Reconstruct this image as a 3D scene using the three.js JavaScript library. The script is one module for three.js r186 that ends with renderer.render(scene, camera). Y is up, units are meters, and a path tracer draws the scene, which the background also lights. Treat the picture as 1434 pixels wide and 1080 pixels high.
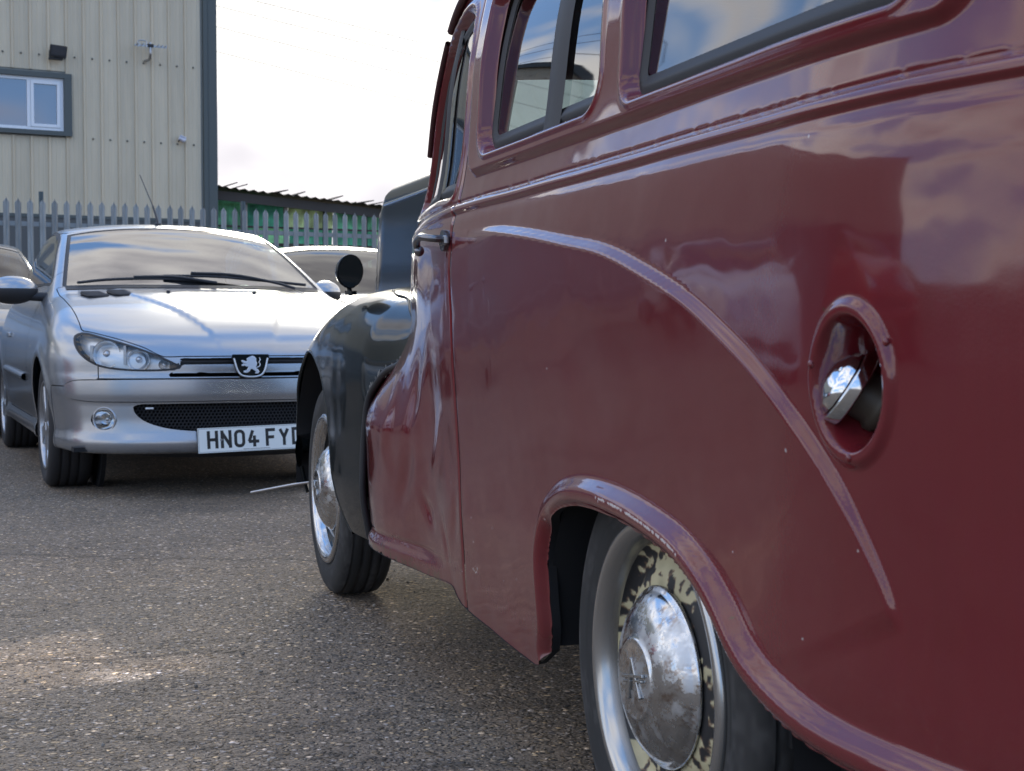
import * as THREE from 'three';
import { ImprovedNoise } from 'three/addons/math/ImprovedNoise.js';
import { mergeGeometries } from 'three/addons/utils/BufferGeometryUtils.js';
import { RoundedBoxGeometry } from 'three/addons/geometries/RoundedBoxGeometry.js';

// ------------------------------------------------------------------ camera, sky, sun, exposure
const scene = new THREE.Scene();
const camera = new THREE.PerspectiveCamera(29.8, 1434 / 1080, 0.05, 900);
camera.position.set(0, 0.78, 0);
camera.rotation.set(-Math.atan(84 / 2030), 0, 0);
camera.focus = 2.9; camera.userData.fStop = 15;
const renderer = new THREE.WebGLRenderer({ antialias: true });
renderer.setSize(1024, 771);
renderer.toneMapping = THREE.LinearToneMapping;
renderer.toneMappingExposure = 1.46;
renderer.shadowMap.enabled = true;

const PN = new ImprovedNoise();
const { clamp, lerp, smoothstep: ss } = THREE.MathUtils;
const fbm = (x, y, z, o = 4) => { let s = 0, a = 0.5; for (let i = 0; i < o; i++) { s += a * PN.noise(x, y, z); x = x * 2.03 + 7.1; y = y * 2.01 + 3.7; z = z * 2.02 + 1.3; a *= 0.5; } return s; };
let seed = 20231;
const rnd = () => { seed |= 0; seed = (seed + 0x6d2b79f5) | 0; let t = Math.imul(seed ^ (seed >>> 15), 1 | seed); t = (t + Math.imul(t ^ (t >>> 7), 61 | t)) ^ t; return ((t ^ (t >>> 14)) >>> 0) / 4294967296; };

const sunAz = -7 * Math.PI / 180, sunEl = 19 * Math.PI / 180;
const sunDir = new THREE.Vector3(Math.sin(sunAz) * Math.cos(sunEl), Math.sin(sunEl), -Math.cos(sunAz) * Math.cos(sunEl));
{
  const Wd = 2048, Hd = 1024, data = new Float32Array(Wd * Hd * 4);
  for (let r = 0; r < Hd; r++) {
    const el = ((r + 0.5) / Hd - 0.5) * Math.PI, y = Math.sin(el), ce = Math.cos(el);
    for (let c = 0; c < Wd; c++) {
      const th = ((c + 0.5) / Wd - 0.5) * 2 * Math.PI, x = Math.cos(th) * ce, z = Math.sin(th) * ce;
      const i = (r * Wd + c) * 4;
      const yy = Math.max(y, 0), ang = Math.acos(clamp(x * sunDir.x + y * sunDir.y + z * sunDir.z, -1, 1)) * 180 / Math.PI;
      const ys = y * 1.9, w1 = fbm(x * 1.6 + 4, ys * 1.6, z * 1.6 + 2, 3);
      const n = fbm(x * 2.3 + w1 * 0.9 + 1.7, ys * 2.6 + w1 * 0.7, z * 2.3 + 0.4, 6), n2 = fbm(x * 6.4 + 9, ys * 8 + w1, z * 6.4 + 5.5, 5);
      const near = Math.exp(-Math.pow(ang / 62, 2));
      const azL = Math.atan2(x, -z) * 180 / Math.PI, left = Math.max(1.7 * Math.exp(-Math.pow((azL + 36) / 15, 2)) * ss(el, 0.2, 0.36) * (1 - 0.6 * ss(el, 0.8, 1.2)), 0.25 * Math.exp(-Math.pow((azL + 62) / 30, 2)) * ss(el, 0.12, 0.35), Math.exp(-Math.pow((azL - 140) / 34, 2)) * 1.3);
      let cov = ss(n + n2 * 0.45 + near * 0.22 + 0.42 * Math.exp(-Math.pow(el / 0.24, 2)) * near + 0.04 - 0.2 * left - 0.08 * ss(el, 0.6, 1.1), -0.05, 0.18);
      const glow = 0.1 * Math.exp(-Math.pow(ang / 40, 2)) + 0.2 * Math.exp(-Math.pow(ang / 12, 2));
      const hz = Math.exp(-yy * 4.5);
      const b = [lerp(0.25, 0.55, hz), lerp(0.5, 0.8, hz), lerp(1.02, 1.15, hz)].map((v) => v * (0.95 + glow * 0.5));
      const thick = ss(n * 0.8 + n2 * 0.7, -0.22, 0.5);
      const fw = Math.exp(-Math.pow(ang / 27, 2)), lit = (lerp(1.38, 0.6, fw) + glow) * lerp(1.16, lerp(0.42, 0.66, fw), thick);
      const cl = [lit * 1.02, lit * 0.985, lit * lerp(0.91, 1.02, thick)];
      for (let q = 0; q < 3; q++) data[i + q] = lerp(b[q], cl[q] * [1, 1, 1.03][q], cov);
      data[i + 3] = 1;
    }
  }
  const t = new THREE.DataTexture(data, Wd, Hd, THREE.RGBAFormat, THREE.FloatType);
  t.mapping = THREE.EquirectangularReflectionMapping; t.magFilter = THREE.LinearFilter; t.minFilter = THREE.LinearFilter; t.needsUpdate = true;
  scene.background = t; scene.environment = t;
}
const sun = new THREE.DirectionalLight(new THREE.Color(1, 0.92, 0.74), 0.9);
sun.position.copy(sunDir).multiplyScalar(60); sun.castShadow = true; sun.shadow.radius = 22;
Object.assign(sun.shadow.camera, { left: -25, right: 25, top: 25, bottom: -25, near: 1, far: 150 });
sun.name = 'sun'; scene.add(sun);

// ------------------------------------------------------------------ helpers
const names = {};
const numbered = (n) => { const k = names[n] = (names[n] ?? -1) + 1; return k ? n + '_' + String(k).padStart(3, '0') : n; };
function tag(o, label, category, group) { Object.assign(o.userData, { label, category }); if (group) o.userData.group = group; return o; }
function thing(name, label, category, pos = [0, 0, 0], turn = 0, group) {
  const o = new THREE.Group(); o.name = numbered(name); o.position.set(...pos); o.rotation.y = turn; scene.add(o); return tag(o, label, category, group);
}
function part(name, g, m, parent, label) {
  const o = new THREE.Mesh(g instanceof Sh ? g.geo() : g, m); o.name = name; o.castShadow = o.receiveShadow = true; (parent ?? scene).add(o);
  if (!parent) o.name = numbered(name);
  if (label) o.userData.label = label;
  return o;
}
const stuff = (o) => { o.userData.kind = 'stuff'; return o; };
const struct = (o) => { o.userData.kind = 'structure'; return o; };

// monotone cubic interpolation through points
function ip(xs, ys) {
  const n = xs.length, d = [], m = [];
  for (let i = 0; i < n - 1; i++) d.push((ys[i + 1] - ys[i]) / (xs[i + 1] - xs[i]));
  for (let i = 0; i < n; i++) m.push(i === 0 ? d[0] : i === n - 1 ? d[n - 2] : d[i - 1] * d[i] <= 0 ? 0 : 2 * d[i - 1] * d[i] / (d[i - 1] + d[i]));
  return (x) => {
    if (x <= xs[0]) return ys[0] + m[0] * Math.max(x - xs[0], -0.3); if (x >= xs[n - 1]) return ys[n - 1] + m[n - 1] * Math.min(x - xs[n - 1], 0.3);
    let i = 0; while (x > xs[i + 1]) i++;
    const h = xs[i + 1] - xs[i], t = (x - xs[i]) / h, t2 = t * t, t3 = t2 * t;
    return ys[i] * (2 * t3 - 3 * t2 + 1) + m[i] * h * (t3 - 2 * t2 + t) + ys[i + 1] * (3 * t2 - 2 * t3) + m[i + 1] * h * (t3 - t2);
  };
}
// smooth curve through 2-D points, as a polyline
function smooth(pts, n = 8, closed = false) {
  const c = new THREE.CatmullRomCurve3(pts.map((p) => new THREE.Vector3(p[0], p[1], p[2] ?? 0)), closed, 'centripetal');
  return c.getPoints(n * pts.length).map((v) => pts[0].length > 2 ? [v.x, v.y, v.z] : [v.x, v.y]);
}
function segD(px, py, ax, ay, bx, by) {
  const ex = bx - ax, ey = by - ay, t = clamp(((px - ax) * ex + (py - ay) * ey) / (ex * ex + ey * ey + 1e-12), 0, 1), dx = px - ax - ex * t, dy = py - ay - ey * t;
  return [dx * dx + dy * dy, t, ex, ey];
}
const polyD = (P) => (x, y) => {           // signed distance to a closed polygon, negative inside
  let best = 1e9, inn = false;
  for (let i = 0, j = P.length - 1; i < P.length; j = i++) {
    const [ax, ay] = P[j], [bx, by] = P[i], d = segD(x, y, ax, ay, bx, by)[0];
    if (d < best) best = d;
    if ((ay > y) !== (by > y) && x < (bx - ax) * (y - ay) / (by - ay) + ax) inn = !inn;
  }
  return inn ? -Math.sqrt(best) : Math.sqrt(best);
};
const curveD = (P) => (x, y) => {          // [distance, side (+ left of the direction of travel), position 0..1 along]
  let best = 1e9, side = 1, at = 0;
  for (let i = 1; i < P.length; i++) {
    const [ax, ay] = P[i - 1], [bx, by] = P[i], [d, t, ex, ey] = segD(x, y, ax, ay, bx, by);
    if (d < best) { best = d; side = ex * (y - ay) - ey * (x - ax) > 0 ? 1 : -1; at = (i - 1 + t) / (P.length - 1); }
  }
  return [Math.sqrt(best), side, at];
};
const rrect = (x0, x1, y0, y1, r) => (x, y) => {
  const qx = Math.abs(x - (x0 + x1) / 2) - (x1 - x0) / 2 + r, qy = Math.abs(y - (y0 + y1) / 2) - (y1 - y0) / 2 + r;
  return Math.hypot(Math.max(qx, 0), Math.max(qy, 0)) + Math.min(Math.max(qx, qy), 0) - r;
};
const smax = (a, b, k) => { const h = Math.max(k - Math.abs(a - b), 0) / k; return Math.max(a, b) + h * h * k * 0.25; };
const smin = (a, b, k) => -smax(-a, -b, k);

// a triangle sheet: points, normals, two surface parameters per point
class Sh {
  constructor() { this.p = []; this.n = []; this.q = []; this.i = []; }
  geo(su = 1, ou = 0, sv = 1, ov = 0) {
    const { p, n, q } = this, I = this.i.slice();
    for (let t = 0; t < I.length; t += 3) {
      const a = I[t] * 3, b = I[t + 1] * 3, c = I[t + 2] * 3;
      const ux = p[b] - p[a], uy = p[b + 1] - p[a + 1], uz = p[b + 2] - p[a + 2], vx = p[c] - p[a], vy = p[c + 1] - p[a + 1], vz = p[c + 2] - p[a + 2];
      const d = (uy * vz - uz * vy) * (n[a] + n[b] + n[c]) + (uz * vx - ux * vz) * (n[a + 1] + n[b + 1] + n[c + 1]) + (ux * vy - uy * vx) * (n[a + 2] + n[b + 2] + n[c + 2]);
      if (d < 0) { const w = I[t + 1]; I[t + 1] = I[t + 2]; I[t + 2] = w; }
    }
    const used = new Int32Array(p.length / 3).fill(-1), P = [], N = [], U = [], J = new Uint32Array(I.length); let k = 0;
    for (let t = 0; t < I.length; t++) { const a = I[t]; if (used[a] < 0) { used[a] = k++; P.push(p[a * 3], p[a * 3 + 1], p[a * 3 + 2]); N.push(n[a * 3], n[a * 3 + 1], n[a * 3 + 2]); U.push(q[a * 2] * su + ou, q[a * 2 + 1] * sv + ov); } J[t] = used[a]; }
    const g = new THREE.BufferGeometry();
    g.setAttribute('position', new THREE.Float32BufferAttribute(P, 3)); g.setAttribute('normal', new THREE.Float32BufferAttribute(N, 3)); g.setAttribute('uv', new THREE.Float32BufferAttribute(U, 2));
    g.setIndex(new THREE.BufferAttribute(J, 1)); return g;
  }
  clip(f) {                                // keeps f < 0; f(q0, q1, x, y, z, normal z)
    const o = new Sh(), { p, n, q, i } = this, N = p.length / 3, v = new Float32Array(N);
    for (let a = 0; a < N; a++) v[a] = f(q[a * 2], q[a * 2 + 1], p[a * 3], p[a * 3 + 1], p[a * 3 + 2], a);
    o.p = p.slice(); o.n = n.slice(); o.q = q.slice();
    const cut = new Map();
    const edge = (a, b) => {
      const key = a < b ? a * 4194304 + b : b * 4194304 + a; let r = cut.get(key); if (r !== undefined) return r;
      const t = v[a] / (v[a] - v[b]); r = o.p.length / 3; cut.set(key, r);
      for (let c = 0; c < 3; c++) o.p.push(lerp(p[a * 3 + c], p[b * 3 + c], t));
      const x = [0, 1, 2].map((c) => lerp(n[a * 3 + c], n[b * 3 + c], t)), l = Math.hypot(...x) || 1; o.n.push(x[0] / l, x[1] / l, x[2] / l);
      for (let c = 0; c < 2; c++) o.q.push(lerp(q[a * 2 + c], q[b * 2 + c], t));
      return r;
    };
    for (let t = 0; t < i.length; t += 3) {
      const T = [i[t], i[t + 1], i[t + 2]], s = T.map((a) => v[a] < 0), m = s[0] + s[1] + s[2];
      if (m === 3) o.i.push(...T);
      else if (m === 1) { const k = s.indexOf(true), a = T[k], b = T[(k + 1) % 3], c = T[(k + 2) % 3]; o.i.push(a, edge(a, b), edge(a, c)); }
      else if (m === 2) { const k = s.indexOf(false), a = T[k], b = T[(k + 1) % 3], c = T[(k + 2) % 3], e = edge(a, b), g = edge(a, c); o.i.push(b, c, e, c, g, e); }
    }
    return o;
  }
  offset(d) { const o = new Sh(); o.p = this.p.map((v, k) => v + this.n[k] * d); o.n = this.n; o.q = this.q; o.i = this.i; return o; }
  map(f) { const o = new Sh(); o.q = this.q; o.i = this.i; o.n = this.n.slice(); o.p = []; for (let a = 0; a < this.p.length; a += 3) o.p.push(...f(this.p[a], this.p[a + 1], this.p[a + 2])); return o; }
}
function grid(us, vs, f, flip = 1) {       // f(u, v) -> [x, y, z]
  const o = new Sh(), nu = us.length, nv = vs.length;
  for (let a = 0; a < nu; a++) for (let b = 0; b < nv; b++) { o.p.push(...f(us[a], vs[b])); o.q.push(us[a], vs[b]); }
  const P = o.p, at = (a, b) => (a * nv + b) * 3;
  for (let a = 0; a < nu; a++) for (let b = 0; b < nv; b++) {
    const l = at(Math.max(a - 1, 0), b), r = at(Math.min(a + 1, nu - 1), b), d = at(a, Math.max(b - 1, 0)), u = at(a, Math.min(b + 1, nv - 1));
    const ax = P[r] - P[l], ay = P[r + 1] - P[l + 1], az = P[r + 2] - P[l + 2], bx = P[u] - P[d], by = P[u + 1] - P[d + 1], bz = P[u + 2] - P[d + 2];
    const x = ay * bz - az * by, y = az * bx - ax * bz, z = ax * by - ay * bx, len = (Math.hypot(x, y, z) || 1) * flip; o.n.push(x / len, y / len, z / len);
    if (a < nu - 1 && b < nv - 1) { const k = a * nv + b; o.i.push(k, k + nv, k + 1, k + 1, k + nv, k + nv + 1); }
  }
  return o;
}
const range = (a, b, n) => Array.from({ length: n + 1 }, (_, i) => a + (b - a) * i / n);
function surfaceNet(f, [x0, y0, z0], [x1, y1, z1], cell) {
  const nx = Math.ceil((x1 - x0) / cell) + 1, ny = Math.ceil((y1 - y0) / cell) + 1, nz = Math.ceil((z1 - z0) / cell) + 1, V = new Float32Array(nx * ny * nz);
  const id = (i, j, k) => (k * ny + j) * nx + i, o = new Sh(), at = new Int32Array(nx * ny * nz).fill(-1);
  for (let k = 0; k < nz; k++) for (let j = 0; j < ny; j++) for (let i = 0; i < nx; i++) V[id(i, j, k)] = f(x0 + i * cell, y0 + j * cell, z0 + k * cell);
  const E = [[0, 1], [2, 3], [4, 5], [6, 7], [0, 2], [1, 3], [4, 6], [5, 7], [0, 4], [1, 5], [2, 6], [3, 7]], h = cell * 0.12;
  const grad = (x, y, z) => [f(x + h, y, z) - f(x - h, y, z), f(x, y + h, z) - f(x, y - h, z), f(x, y, z + h) - f(x, y, z - h)].map((v) => v / (2 * h));
  for (let k = 0; k < nz - 1; k++) for (let j = 0; j < ny - 1; j++) for (let i = 0; i < nx - 1; i++) {
    const c = []; let m = 0;
    for (let q = 0; q < 8; q++) { const v = V[id(i + (q & 1), j + ((q >> 1) & 1), k + (q >> 2))]; c.push(v); if (v < 0) m++; }
    if (m === 0 || m === 8) continue;
    let sx = 0, sy = 0, sz = 0, n = 0;
    for (const [a, b] of E) if ((c[a] < 0) !== (c[b] < 0)) { const t = c[a] / (c[a] - c[b]); sx += lerp(a & 1, b & 1, t); sy += lerp((a >> 1) & 1, (b >> 1) & 1, t); sz += lerp(a >> 2, b >> 2, t); n++; }
    let x = x0 + (i + sx / n) * cell, y = y0 + (j + sy / n) * cell, z = z0 + (k + sz / n) * cell, g;
    for (let it = 0; it < 3; it++) { g = grad(x, y, z); const v = f(x, y, z), l = g[0] * g[0] + g[1] * g[1] + g[2] * g[2] + 1e-9, s = clamp(v / l, -cell * 0.5, cell * 0.5); x -= g[0] * s; y -= g[1] * s; z -= g[2] * s; }
    g = grad(x, y, z); const l = Math.hypot(...g) || 1;
    at[id(i, j, k)] = o.p.length / 3; o.p.push(x, y, z); o.n.push(g[0] / l, g[1] / l, g[2] / l); o.q.push(x, y);
  }
  const quad = (a, b, c, d) => { if (a >= 0 && b >= 0 && c >= 0 && d >= 0) o.i.push(a, b, c, a, c, d); };
  for (let k = 1; k < nz - 1; k++) for (let j = 1; j < ny - 1; j++) for (let i = 1; i < nx - 1; i++) {
    const s = V[id(i, j, k)] < 0;
    if (s !== V[id(i + 1, j, k)] < 0) quad(at[id(i, j - 1, k - 1)], at[id(i, j, k - 1)], at[id(i, j, k)], at[id(i, j - 1, k)]);
    if (s !== V[id(i, j + 1, k)] < 0) quad(at[id(i - 1, j, k - 1)], at[id(i, j, k - 1)], at[id(i, j, k)], at[id(i - 1, j, k)]);
    if (s !== V[id(i, j, k + 1)] < 0) quad(at[id(i - 1, j - 1, k)], at[id(i, j - 1, k)], at[id(i, j, k)], at[id(i - 1, j, k)]);
  }
  return o;
}
const box = (w, h, d, x = 0, y = 0, z = 0) => new THREE.BoxGeometry(w, h, d).translate(x, y, z);
const rbox = (w, h, d, r, x = 0, y = 0, z = 0) => new RoundedBoxGeometry(w, h, d, 3, r).translate(x, y, z);
const tube = (pts, r, n = 24, k = 8, closed = false) => new THREE.TubeGeometry(new THREE.CatmullRomCurve3(pts.map((p) => new THREE.Vector3(...p)), closed, 'centripetal'), n, r, k, closed);
const cyl = (r, h, n = 20, r2 = r) => new THREE.CylinderGeometry(r, r2, h, n);
const lathe = (pts, n = 64) => new THREE.LatheGeometry(pts.map((p) => new THREE.Vector2(p[0], p[1])), n);
const merge = (a) => mergeGeometries(a.map((g) => { g = g.index ? g.toNonIndexed() : g; for (const k of Object.keys(g.attributes)) if (!['position', 'normal', 'uv'].includes(k)) g.deleteAttribute(k); return g; }));
function dataTex(w, h, f, srgb, repeat = true) {
  const d = new Uint8Array(w * h * 4);
  for (let j = 0; j < h; j++) for (let i = 0; i < w; i++) { const c = f(i, j), k = (j * w + i) * 4; d[k] = clamp(c[0], 0, 1) * 255; d[k + 1] = clamp(c[1], 0, 1) * 255; d[k + 2] = clamp(c[2], 0, 1) * 255; d[k + 3] = 255; }
  const t = new THREE.DataTexture(d, w, h); t.magFilter = THREE.LinearFilter; t.minFilter = THREE.LinearMipmapLinearFilter; t.generateMipmaps = true;
  if (repeat) t.wrapS = t.wrapT = THREE.RepeatWrapping;
  if (srgb) t.colorSpace = THREE.SRGBColorSpace; t.needsUpdate = true; return t;
}
const C = (r, g, b) => new THREE.Color().setRGB(r, g, b);
const toS = (v) => v <= 0.0031308 ? v * 12.92 : 1.055 * Math.pow(v, 1 / 2.4) - 0.055;
const std = (c, rough = 0.6, metal = 0, o = {}) => new THREE.MeshStandardMaterial({ color: c, roughness: rough, metalness: metal, side: THREE.DoubleSide, ...o });
const phy = (c, rough, metal, o) => new THREE.MeshPhysicalMaterial({ color: c, roughness: rough, metalness: metal, side: THREE.DoubleSide, ...o });

// ------------------------------------------------------------------ materials
// value noise that repeats every n cells, for tiling textures
function tileNoise(n, sd) { const g = new Float32Array(n * n); let s = seed; seed = sd; for (let i = 0; i < n * n; i++) g[i] = rnd(); seed = s; return (x, y) => { x = ((x % n) + n) % n; y = ((y % n) + n) % n; const i = Math.floor(x), j = Math.floor(y), u = x - i, v = y - j, a = u * u * (3 - 2 * u), b = v * v * (3 - 2 * v), i2 = (i + 1) % n, j2 = (j + 1) % n; return lerp(lerp(g[j * n + i], g[j * n + i2], a), lerp(g[j2 * n + i], g[j2 * n + i2], a), b); }; }
const M = {};
{ // asphalt with worn aggregate, 2.4 m tile
  const N = 2048, hgt = new Float32Array(N * N), tone = new Float32Array(N * N), hue = new Float32Array(N * N).fill(0);
  const a = tileNoise(512, 11), b = tileNoise(128, 12), c = tileNoise(24, 13), d2 = tileNoise(1024, 15);
  for (let j = 0; j < N; j++) for (let i = 0; i < N; i++) { const k = j * N + i; hgt[k] = 0.25 * a(i / 4, j / 4) + 0.2 * b(i / 16, j / 16); tone[k] = 0.108 + 0.075 * (d2(i / 2, j / 2) - 0.5) + 0.07 * (a(i / 4, j / 4) - 0.5) + 0.018 * (c(i / 85.33, j / 85.33) - 0.5); }
  seed = 77;
  for (let s = 0; s < 72000; s++) {
    const x = rnd() * N, y = rnd() * N, r = 1.3 + 5.6 * Math.pow(rnd(), 2.6), e = 0.6 + 0.4 * rnd(), an = rnd() * 3.14, ca = Math.cos(an), sa = Math.sin(an), v = rnd(), R = Math.ceil(r);
    const t = v < 0.44 ? 0.035 + rnd() * 0.07 : v < 0.9 ? 0.13 + rnd() * 0.14 : 0.27 + rnd() * 0.26, hu = rnd() * 2 - 1;
    for (let q = -R; q <= R; q++) for (let p = -R; p <= R; p++) {
      const u = (p * ca + q * sa) / r, w = (q * ca - p * sa) / (r * e), dd = u * u + w * w; if (dd > 1) continue;
      const k = (((y + q | 0) + N) % N) * N + (((x + p | 0) + N) % N); hgt[k] = Math.max(hgt[k], 0.35 + 0.45 * Math.sqrt(1 - dd)); tone[k] = t * (1 - 0.25 * dd); hue[k] = hu;
    }
  }
  const map = dataTex(N, N, (i, j) => { const k = j * N + i, t = tone[k], h = hue[k]; return [toS(t * (1.5 + 0.22 * h)), toS(t * (1.18 + 0.05 * h)), toS(t * (0.86 - 0.16 * h))]; }, true);
  const bump = dataTex(N, N, (i, j) => { const v = hgt[j * N + i]; return [v, v, v]; });
  M.asphalt = std(C(1, 1, 1), 0.92, 0, { map, bumpMap: bump, bumpScale: 0.011, vertexColors: true });
}
M.black = phy(C(0.008, 0.011, 0.012), 0.2, 0, { specularIntensity: 0.05, clearcoat: 0.45, clearcoatRoughness: 0.06 });
M.blackOld = phy(C(0.010, 0.013, 0.014), 0.12, 0, { ior: 1.3 });
M.rubber = std(C(0.018, 0.018, 0.02), 0.55);
M.tyre = std(C(0.022, 0.021, 0.022), 0.78);
M.dark = std(C(0.008, 0.008, 0.009), 0.85);
M.matt = std(C(0.02, 0.02, 0.022), 0.6);
M.chrome = std(C(0.62, 0.64, 0.66), 0.1, 1);
M.steel = std(C(0.4, 0.4, 0.41), 0.32, 1);
M.glass = phy(C(0.86, 0.93, 0.92), 0.02, 0, { transmission: 1, thickness: 0, ior: 1.5 });
M.carGlass = phy(C(0.5, 0.58, 0.58), 0.02, 0, { transmission: 1, thickness: 0, ior: 2.2 });
M.screen = phy(C(0.42, 0.48, 0.48), 0.025, 0, { transmission: 1, thickness: 0, ior: 2.9 });
M.lens = phy(C(0.95, 0.97, 0.98), 0.03, 0, { transmission: 1, thickness: 0, ior: 1.5 });
M.silver = phy(C(0.34, 0.355, 0.375), 0.27, 0.8, { clearcoat: 0.3, clearcoatRoughness: 0.04 });
M.amber = std(C(0.7, 0.25, 0.05), 0.3);

// ------------------------------------------------------------------ ground
{
  const ln = range(-1, 1, 420).map((t) => Math.sign(t) * (Math.abs(t) * 3.2 + Math.pow(Math.abs(t), 4) * 22 + Math.pow(Math.abs(t), 9) * 290));
  const sh = grid(ln, ln, (x, z) => [x - 0.9, 0.006 * PN.noise(x * 1.3, 0.2, z * 1.3) * (1 - ss(Math.hypot(x, z), 8, 30)), z - 4], -1), g = sh.geo(1 / 2.4, 0, 1 / 2.4, 0);
  const P = g.attributes.position, col = new Float32Array(P.count * 3);
  for (let i = 0; i < P.count; i++) {
    const x = P.getX(i), z = P.getZ(i);
    let v = 1 + 0.34 * fbm(x * 0.5, 3.1, z * 0.5, 4) + 0.24 * fbm(x * 2.1, 8, z * 2.1, 3), w = 0.06 * fbm(x * 0.8, 5, z * 0.8, 3);
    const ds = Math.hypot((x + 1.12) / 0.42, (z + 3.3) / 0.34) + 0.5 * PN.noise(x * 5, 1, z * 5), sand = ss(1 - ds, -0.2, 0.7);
    v *= 1 + 0.75 * sand; w += 0.09 * sand;  // warm pool of sunlight painted into the tarmac colour
    const ch = Math.hypot((x + 0.87) / 0.1, (z + 3.2) / 0.07) + 0.6 * PN.noise(x * 14, 2, z * 14); v *= 1 + 1.6 * ss(1 - ch, -0.1, 0.5) * (0.6 + 0.4 * PN.noise(x * 40, 0, z * 40));
    const L = Math.abs(z + 2.82 + 0.32 * (x + 0.4) + 0.1 * PN.noise(x * 3, 6, 1)); v *= 1 - 0.3 * ss(0.05 - L, 0, 0.05) * ss(x, -1.0, -0.4);
    for (const [a, b, c, x0, x1] of [[-2.55, 0.18, 4, -0.9, 0.15], [-3.6, -0.25, 9, -2.2, -0.5], [-2.35, 0.5, 14, -0.5, 0.2], [-4.7, 0.12, 21, -2.6, 0]]) { const q = Math.abs(z - a - b * x - 0.09 * PN.noise(x * 3.5, c, 1) - 0.03 * PN.noise(x * 14, c, 3)); v *= 1 - 0.5 * ss(0.022 - q, 0, 0.02) * ss(x, x0, x0 + 0.2) * (1 - ss(x, x1 - 0.2, x1)); }
    for (const [a, b, r] of [[-1.3, -6.4, 0.5], [-2.6, -5.6, 0.3], [-0.35, -5.2, 0.35], [-1.9, -4.6, 0.16]]) v *= 1 - 0.32 * ss(1 - Math.hypot(x - a, (z - b) * 0.8) / r + 0.6 * fbm(x * 3, a, z * 3, 3), 0, 0.6);
    v *= 1.12; w += 0.025; col.set([v * (1 + w), v, v * (1 - w)], i * 3);
  }
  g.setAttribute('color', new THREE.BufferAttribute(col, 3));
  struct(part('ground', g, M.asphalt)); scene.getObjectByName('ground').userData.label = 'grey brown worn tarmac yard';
}
{ // loose chippings
  seed = 808; const n = 520, g = new THREE.IcosahedronGeometry(1, 0), im = new THREE.InstancedMesh(g, std(C(1, 1, 1), 0.85), n), m4 = new THREE.Matrix4(), q = new THREE.Quaternion(), e = new THREE.Euler();
  for (let i = 0; i < n; i++) { const z = -1.9 - 6 * Math.pow(rnd(), 1.4), x = -0.45 * Math.abs(z) + 0.55 * Math.abs(z) * rnd(), r = 0.0022 + 0.0045 * rnd() * rnd(); e.set(rnd() * 6, rnd() * 6, rnd() * 6); m4.compose(new THREE.Vector3(x, r * 0.4, z), q.setFromEuler(e), new THREE.Vector3(r, r * (0.5 + 0.3 * rnd()), r * (0.7 + 0.5 * rnd()))); im.setMatrixAt(i, m4); const t = 0.1 + 0.3 * rnd() * rnd(); im.setColorAt(i, C(t * 1.15, t, t * 0.82)); }
  im.name = 'loose_chippings'; im.castShadow = im.receiveShadow = true; scene.add(stuff(im)); im.userData.label = 'loose stone chippings scattered over the tarmac';
}
// ------------------------------------------------------------------ maroon estate car: s forward from the rear axle, h up, w outward from the left hub plane
const CEN = 0.715;                                   // hub plane to centre line
const V3 = (s, h, w) => [s, h, -CEN - w];
const van = thing('vintage_estate_car', 'vintage maroon estate car with black front wing and chrome hubcaps, close on the right', 'car', [0.873, 0, -2.147], 107.872 * Math.PI / 180);
const vProf = ip([0.2, 0.34, 0.43, 0.49, 0.562, 0.652, 0.75, 0.85, 0.92, 0.965, 1.0, 1.1, 1.25, 1.4, 1.5, 1.62], [0.022, 0.034, 0.039, 0.041, 0.045, 0.051, 0.057, 0.06, 0.0585, 0.0545, 0.0445, 0.026, 0.014, -0.016, -0.05, -0.12]);
const swage = curveD(smooth([[0.70, 0.947], [0.55, 0.943], [0.371, 0.927], [0.173, 0.903], [0.033, 0.884], [-0.092, 0.855], [-0.218, 0.818], [-0.31, 0.781], [-0.393, 0.741], [-0.464, 0.697], [-0.513, 0.658], [-0.555, 0.615], [-0.584, 0.577], [-0.611, 0.535], [-0.629, 0.495]], 5));
const archPts = smooth([[0.372, 0.262], [0.358, 0.30], [0.357, 0.357], [0.352, 0.417], [0.325, 0.465], [0.265, 0.5], [0.186, 0.519], [0.099, 0.526], [-0.019, 0.521], [-0.122, 0.507], [-0.187, 0.492], [-0.248, 0.466], [-0.29, 0.438], [-0.325, 0.41], [-0.367, 0.387], [-0.42, 0.370], [-0.50, 0.354], [-0.62, 0.347], [-0.8, 0.346], [-1.02, 0.35]], 5);
const botPts = [[1.9, 0.262], [1.66, 0.265], [1.4, 0.268], [1.2, 0.268], [1.07, 0.270], [0.914, 0.276], [0.882, 0.263], [0.842, 0.252], [0.672, 0.241], [0.524, 0.233], [0.43, 0.231], [0.395, 0.238]];
const lowEdge = polyD([[1.9, -0.5], ...botPts, ...archPts, [-1.02, -0.5]]);
const archEdge = curveD(archPts);
const winM = rrect(0.115, 0.70, 1.081, 1.392, 0.055), winR = rrect(-0.64, 0.03, 1.076, 1.40, 0.04), frameP = rrect(-0.70, 0.768, 1.053, 1.43, 0.045);
const fuel = (s, h) => Math.hypot((s + 0.567) / 0.057, (h - 0.725) / 0.071);      // 1 on the crown of the rim
const doorWin = polyD(smooth([[0.855, 1.06], [0.865, 1.03], [1.0, 1.026], [1.30, 1.024], [1.44, 1.035], [1.46, 1.06], [1.36, 1.2], [1.27, 1.3], [1.2, 1.345], [1.05, 1.375], [0.92, 1.385], [0.865, 1.36]], 4, true));
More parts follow.
